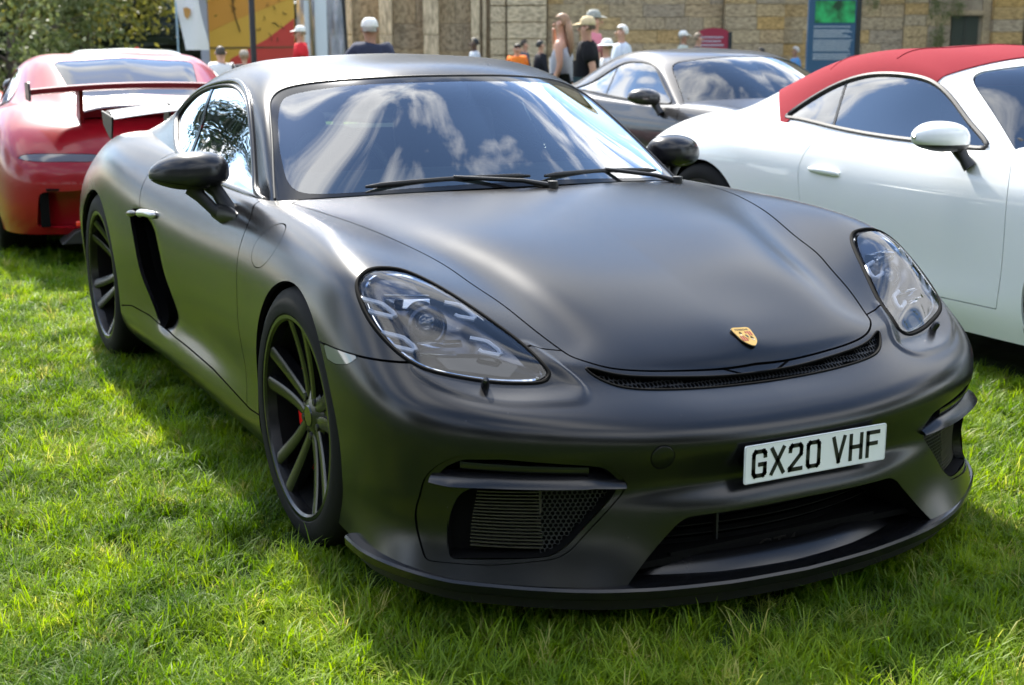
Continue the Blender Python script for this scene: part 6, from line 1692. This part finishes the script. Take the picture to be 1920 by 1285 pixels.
    if shorts: part('shorts', ['pel', 'hl', 'hr', 'kl', 'kr'], [('pel', 'hl'), ('pel', 'hr'), ('hl', 'kl'), ('hr', 'kr')], .024, cloth(*legs))
    else: part('trousers', ['pel', 'hl', 'hr', 'kl', 'kr', 'al', 'ar'], [('pel', 'hl'), ('pel', 'hr'), ('hl', 'kl'), ('hr', 'kr'), ('kl', 'al'), ('kr', 'ar')], .018, cloth(*legs))
    # shoes, hair, face, hat
    for s in ('l', 'r'):
        a, t_ = J['a' + s], J['t' + s]; m = MB(); m.tube([S_((a[0] - .05, a[1], .04)), S_((a[0] + .04, a[1], .05)), S_((t_[0] + .02, t_[1], .03))], [.035 * k, .045 * k, .03 * k], 10); m.build('shoe', cloth('shoe', (.05, .045, .04), .6), p, True)
    HM = mat('hair_%d' % int(hair[0] * 1000 + hair[1] * 99), hair, .6)
    V, F = [], []; nu, nv = 20, 12
    c = (.0, 0, 1.655)
    for i in range(nv + 1):
        ph = math.pi * .60 * i / nv
        for j in range(nu):
            th = 2 * math.pi * j / nu; lo = 1.0
            if i > nv * .55 and math.cos(th) > .15: phh = math.pi * .60 * .55
            else: phh = ph
            V.append(S_((c[0] + .100 * math.sin(phh) * math.cos(th), .085 * math.sin(phh) * math.sin(th), c[2] + .110 * math.cos(phh))))
    F = [(i * nu + j, i * nu + (j + 1) % nu, (i + 1) * nu + (j + 1) % nu, (i + 1) * nu + j) for i in range(nv) for j in range(nu)]
    obj_from('hair', V, F, HM, p)
    if long_hair:
        m = MB(); m.tube([S_((-.06, 0, 1.66)), S_((-.10, .02, 1.52)), S_((-.12, .03, 1.36)), S_((-.10, .03, 1.24))], [.07 * k, .075 * k, .06 * k, .02 * k], 10, squash=.6); m.build('long_hair', HM, p, True)
    m = MB(); m.tube([S_((.095, 0, 1.645)), S_((.118, 0, 1.620)), S_((.098, 0, 1.605))], [.008 * k, .014 * k, .012 * k], 6); m.build('nose', SKIN[skin], p, True)
    for s in (-1, 1):
        m = MB(); m.lathe([(0, .004), (.009, .002), (.011, -.004)], 8, 'x', S_((.098, s * .032, 1.655))); m.build('eye', MATS.get('eye_dark') or mat('eye_dark', (.02, .015, .012), .3), p, True)
        m = MB(); m.tube([S_((.005, s * .083, 1.665)), S_((-.005, s * .092, 1.64)), S_((.008, s * .084, 1.615))], [.010 * k, .016 * k, .008 * k], 6); m.build('ear', SKIN[skin], p, True)
    m = MB(); m.tube([S_((.094, -.022, 1.575)), S_((.102, 0, 1.573)), S_((.094, .022, 1.575))], [.003 * k, .006 * k, .003 * k], 6); m.build('mouth', MATS.get('lips') or mat('lips', (.30, .10, .08), .5), p, True)
    if hat:
        hm_ = cloth('hat_' + hat[0], hat[1])
        m = MB(); m.lathe([(0, .098), (.055, .092), (.088, .055), (.101, .0), (.098, -.01)], 20, 'z', (0, 0, 0)); 
        if hat[2] == 'brim': m.lathe([(.10, .0), (.17, -.015), (.172, -.01), (.10, .012)], 24, 'z')
        else: m.add([(.07, -.08, .0), (.10, -.05, .0), (.19, -.04, -.012), (.19, .04, -.012), (.10, .05, .0), (.07, .08, .0), (.10, 0, .018)], [(0, 1, 2, 3, 4, 5), (0, 6, 5), (1, 6, 0), (5, 6, 4), (1, 2, 6), (2, 3, 6), (3, 4, 6)])
        o = m.build('hat', hm_, p, True, auto=50); o.location = S_((0, 0, 1.685)); o.scale = (k, k, k)
    if bag:
        m = MB(); m.box((-.06, -.24, .95), (.26, .10, .30)); m.build('shoulder_bag', cloth('bag_' + bag[0], bag[1]), p, bevel=.03)
    return p
YR = math.atan2(CRT.y, CRT.x)        # walking to the picture's right
YL = YR + math.pi; YA = math.atan2(CH.y, CH.x); YT = YA + math.pi
def at(u, D): return spot(pxa(u, D), D)
person('woman with long fair hair and grey sleeveless top shading her eyes', at(1054, 15.5), YL - .3, 1.66, top=('grey', (.40, .41, .46)), hair=(.28, .17, .10), long_hair=True, sleeve=0, arms='face', stride=.16)
person('man in black t-shirt and jeans with a straw cap', at(1101, 15.0), YL - .1, 1.60, top=('black', (.022, .022, .026)), legs=('jeans', (.10, .16, .30)), hair=(.10, .07, .05), hat=('straw', (.62, .50, .30), 'cap'), sleeve=.5, stride=.14, slim=1.1)
person('man in pink shirt and grey cap beyond the black t-shirt', at(1112, 17.5), YR, 1.74, top=('pink', (.58, .20, .25)), legs=('navy', (.03, .035, .06)), hair=(.05, .04, .03), hat=('grey', (.33, .34, .31), 'cap'), stride=.1)
person('person in white top and white sun hat', at(1138, 17.0), YL, 1.38, top=('white', (.66, .66, .66)), legs=('stone', (.45, .42, .36)), hair=(.3, .2, .12), hat=('white', (.75, .75, .72), 'brim'), stride=.08)
person('white-haired man in a pale blue shirt beside the grey car', at(1166, 19.0), YL + .2, 1.60, top=('paleblue', (.58, .64, .72)), legs=('stone', (.45, .42, .36)), hair=(.66, .65, .62), sleeve=1, stride=.05, slim=1.08)
person('man in navy shirt and white cap seen from behind', at(694, 14.0), YA, 1.56, top=('navy', (.020, .025, .050)), legs=('stone', (.45, .42, .36)), hair=(.35, .33, .30), hat=('white', (.58, .57, .54), 'cap'), arms='hips', stride=.02, slim=1.15, skin='tan')
person('person in grey top with dark hair against the stone wall', at(890, 24.0), YL, 1.46, top=('silver', (.46, .50, .56)), hair=(.02, .02, .02), skin='dark', stride=.06)
person('person in orange top beside the rusticated pier', at(970, 24.0), YT, 1.36, top=('orange', (.75, .19, .03)), hair=(.02, .015, .01), stride=.04, slim=1.15)
person('person in dark grey behind the orange top', at(983, 25.5), YR, 1.44, top=('slate', (.10, .10, .12)), hair=(.04, .03, .02), stride=.05)
person('person in a black jacket right of the orange top', at(1013, 24.0), YR + .3, 1.42, top=('jet', (.016, .017, .024)), hair=(.02, .018, .015), sleeve=1, stride=.05)
person('man in pale green shirt and white cap left of the red sign', at(1280, 26.0), YR, 1.60, top=('palegreen', (.46, .50, .44)), legs=('stone', (.45, .42, .36)), hair=(.3, .25, .2), hat=('white', (.58, .57, .54), 'cap'), skin='tan', stride=.05)
person('person in navy top just before the red sign', at(1308, 25.0), YR, 1.56, top=('navy', (.020, .025, .050)), hair=(.20, .15, .10), stride=.05)
person('person in a lilac shirt behind the grey car', at(1427, 25.0), YL, 1.30, top=('lilac', (.50, .50, .66)), hair=(.03, .025, .02), stride=.06)
person('man in bright blue polo shirt left of the notice board', at(1492, 25.5), YL, 1.32, top=('blue', (.10, .27, .52)), legs=('khaki', (.13, .12, .08)), hair=(.5, .46, .42), skin='tan', stride=.06)
person('person in a white shirt seen from behind left of the black post', at(413, 17.0), YA, 1.30, top=('white', (.66, .66, .66)), hair=(.05, .04, .03), stride=.03, slim=1.1)
person('person in black with a pale cap beside the black post', at(457, 20.0), YA, 1.24, top=('jet', (.016, .017, .024)), hair=(.3, .2, .15), hat=('pale', (.42, .36, .30), 'cap'), stride=.03)
person('person in red top and white cap before the grey sheeting', at(564, 22.0), YL, 1.62, top=('red', (.62, .03, .04)), legs=('stone', (.45, .42, .36)), hair=(.3, .2, .12), hat=('white', (.58, .57, .54), 'cap'), skin='fair', stride=.04)
person('person in a red cap far off above the red car', at(255, 29.0), YR, 1.30, top=('slate', (.10, .10, .12)), hair=(.05, .04, .03), hat=('red', (.60, .03, .03), 'brim'), stride=.04)
# ---- grass blades: tufts strewn over the lawn
def blade_mat():
    m = bpy.data.materials.new('grass_blade'); m.use_nodes = True
    n, l = m.node_tree.nodes, m.node_tree.links; b = n['Principled BSDF']; out = n['Material Output']
    oi = n.new('ShaderNodeObjectInfo'); ra = n.new('ShaderNodeValToRGB'); ge = n.new('ShaderNodeNewGeometry')
    ra.color_ramp.elements[0].color = (.100, .185, .010, 1); ra.color_ramp.elements[1].color = (.225, .300, .026, 1)
    e = ra.color_ramp.elements.new(.86); e.color = (.160, .240, .015, 1)
    e = ra.color_ramp.elements.new(.965); e.color = (.30, .29, .11, 1)
    # patches of fresher and duller grass
    no = n.new('ShaderNodeTexNoise'); no.inputs['Scale'].default_value = 2.4; no.inputs['Detail'].default_value = 4
    mx = n.new('ShaderNodeMixRGB'); mx.blend_type = 'MULTIPLY'; mx.inputs['Fac'].default_value = 1
    r2 = n.new('ShaderNodeValToRGB'); r2.color_ramp.elements[0].position = .36; r2.color_ramp.elements[0].color = (.48, .60, .42, 1); r2.color_ramp.elements[1].position = .64; r2.color_ramp.elements[1].color = (1.42, 1.28, 1.08, 1)
    l.new(ge.outputs['Position'], no.inputs['Vector']); l.new(no.outputs['Fac'], r2.inputs[0])
    l.new(oi.outputs['Random'], ra.inputs[0]); l.new(ra.outputs[0], mx.inputs['Color1']); l.new(r2.outputs[0], mx.inputs['Color2'])
    l.new(mx.outputs[0], b.inputs['Base Color']); b.inputs['Roughness'].default_value = .5; b.inputs['Specular IOR Level'].default_value = .25
    tr = n.new('ShaderNodeBsdfTranslucent'); mi = n.new('ShaderNodeMixShader'); mi.inputs[0].default_value = .45
    hs = n.new('ShaderNodeHueSaturation'); hs.inputs['Value'].default_value = 1.7; hs.inputs['Saturation'].default_value = 1.1
    l.new(mx.outputs[0], hs.inputs['Color']); l.new(hs.outputs[0], tr.inputs['Color'])
    l.new(b.outputs[0], mi.inputs[1]); l.new(tr.outputs[0], mi.inputs[2]); l.new(mi.outputs[0], out.inputs['Surface'])
    return m
M_BLADE = blade_mat()
def tuft_mesh(k, nb, hmin, hmax, spread, lay):
    r_ = random.Random(100 + k); V, F = [], []
    for _ in range(nb):
        a = r_.uniform(0, 6.283); rr = spread * math.sqrt(r_.random()); x, y = rr * math.cos(a), rr * math.sin(a)
        h = r_.uniform(hmin, hmax); w = r_.uniform(.0011, .0021); d = r_.uniform(0, 6.283); lean = r_.uniform(.15, lay) * h
        dx, dy = math.cos(d), math.sin(d); px, py = -dy, dx
        curl = r_.uniform(.0, .5)
        b = len(V); rows = ((0, 0, 1.0), (.45, .28, .9), (.80, .68, .62), (1.0 - .25 * curl, 1.0 + .25 * curl, .05))
        for zt, lt, wt in rows:
            cx, cy, cz = x + dx * lean * lt, y + dy * lean * lt, h * zt
            V += [(cx - px * w * wt, cy - py * w * wt, cz), (cx + px * w * wt, cy + py * w * wt, cz)]
        F += [(b, b + 1, b + 3, b + 2), (b + 2, b + 3, b + 5, b + 4), (b + 4, b + 5, b + 7, b + 6)]
    me = bpy.data.meshes.new('tuft'); me.from_pydata(V, [], F); me.update(); me.materials.append(M_BLADE)
    me.polygons.foreach_set('use_smooth', np.full(len(F), True))
    return me
TUFTS = bpy.data.collections.new('tufts')
for k in range(9):
    hm = (.020, .042) if k < 5 else ((.025, .058) if k < 8 else (.040, .095))
    TUFTS.objects.link(bpy.data.objects.new('tuft', tuft_mesh(k, 30 if k < 8 else 12, hm[0], hm[1], .030, 1.6 if k < 8 else .9)))
def grass_points():
    P = []
    # rings of falling density ahead of the photographer
    for d0, d1, dens in ((1.9, 4.2, 1500), (4.2, 6.5, 1000), (6.5, 9.5, 480), (9.5, 16, 140), (16, 30, 36)):
        amax = .52 * d1 + .8; n = int((d1 - d0) * 2 * amax * dens)
        d = nrg.uniform(d0, d1, n); a = nrg.uniform(-amax, amax, n); k = np.abs(a) < .50 * d + .7; d, a = d[k], a[k]
        P.append(np.c_[CO.x + CH.x * d + CRT.x * a, CO.y + CH.y * d + CRT.y * a, np.full(len(d), -.015)])
    P = np.concatenate(P)
    # nothing grows up through the cars
    in_car = (np.abs(P[:, 1]) < .60) & (P[:, 0] < .70) & (P[:, 0] > -3.3)
    in_white = (np.abs(P[:, 1] - 2.955) < .75) & (P[:, 0] < .9) & (P[:, 0] > -3.3)
    tyres = np.zeros(len(P), bool)
    for x, y in ((0, -.772), (0, .772), (-2.484, -.758), (-2.484, .758)): tyres |= (np.abs(P[:, 0] - x) < .10) & (np.abs(P[:, 1] - y) < .11)
    clump = np.sin(P[:, 0] * 9.1 + 1.7 * np.sin(P[:, 1] * 5.3)) * np.sin(P[:, 1] * 8.3 + 1.3 * np.sin(P[:, 0] * 6.1))
    thin = nrg.random(len(P)) > .50 + .50 * (clump > -.35)
    return P[~(in_car | in_white | tyres | thin)]
gp = grass_points()
me = bpy.data.meshes.new('grass'); me.vertices.add(len(gp)); me.vertices.foreach_set('co', gp.astype(np.float32).ravel()); me.update()
go = bpy.data.objects.new('grass', me); COL.objects.link(go); tag(go, 'short green grass blades covering the lawn', 'grass', kind='stuff')
ng = bpy.data.node_groups.new('strew', 'GeometryNodeTree'); ng.interface.new_socket('Geometry', in_out='INPUT', socket_type='NodeSocketGeometry'); ng.interface.new_socket('Geometry', in_out='OUTPUT', socket_type='NodeSocketGeometry')
gi = ng.nodes.new('NodeGroupInput'); go_ = ng.nodes.new('NodeGroupOutput'); ip = ng.nodes.new('GeometryNodeInstanceOnPoints'); ci = ng.nodes.new('GeometryNodeCollectionInfo')
ci.inputs['Collection'].default_value = TUFTS; ci.inputs['Separate Children'].default_value = True; ci.inputs['Reset Children'].default_value = True
ip.inputs['Pick Instance'].default_value = True
rv = ng.nodes.new('FunctionNodeRandomValue'); rv.data_type = 'FLOAT_VECTOR'; rv.inputs[0].default_value = (-.22, -.22, 0); rv.inputs[1].default_value = (.22, .22, 6.283)
rs = ng.nodes.new('FunctionNodeRandomValue'); rs.data_type = 'FLOAT'; rs.inputs[2].default_value = .70; rs.inputs[3].default_value = 1.25; rs.inputs['Seed'].default_value = 5
ri = ng.nodes.new('FunctionNodeRandomValue'); ri.data_type = 'INT'; ri.inputs[4].default_value = 0; ri.inputs[5].default_value = 8; ri.inputs['Seed'].default_value = 9
L = ng.links
L.new(gi.outputs[0], ip.inputs['Points']); L.new(ci.outputs[0], ip.inputs['Instance']); L.new(rv.outputs[0], ip.inputs['Rotation']); L.new(rs.outputs[1], ip.inputs['Scale']); L.new(ri.outputs[2], ip.inputs['Instance Index']); L.new(ip.outputs[0], go_.inputs[0])
go.modifiers.new('strew', 'NODES').node_group = ng
go.data.materials.append(M_BLADE)
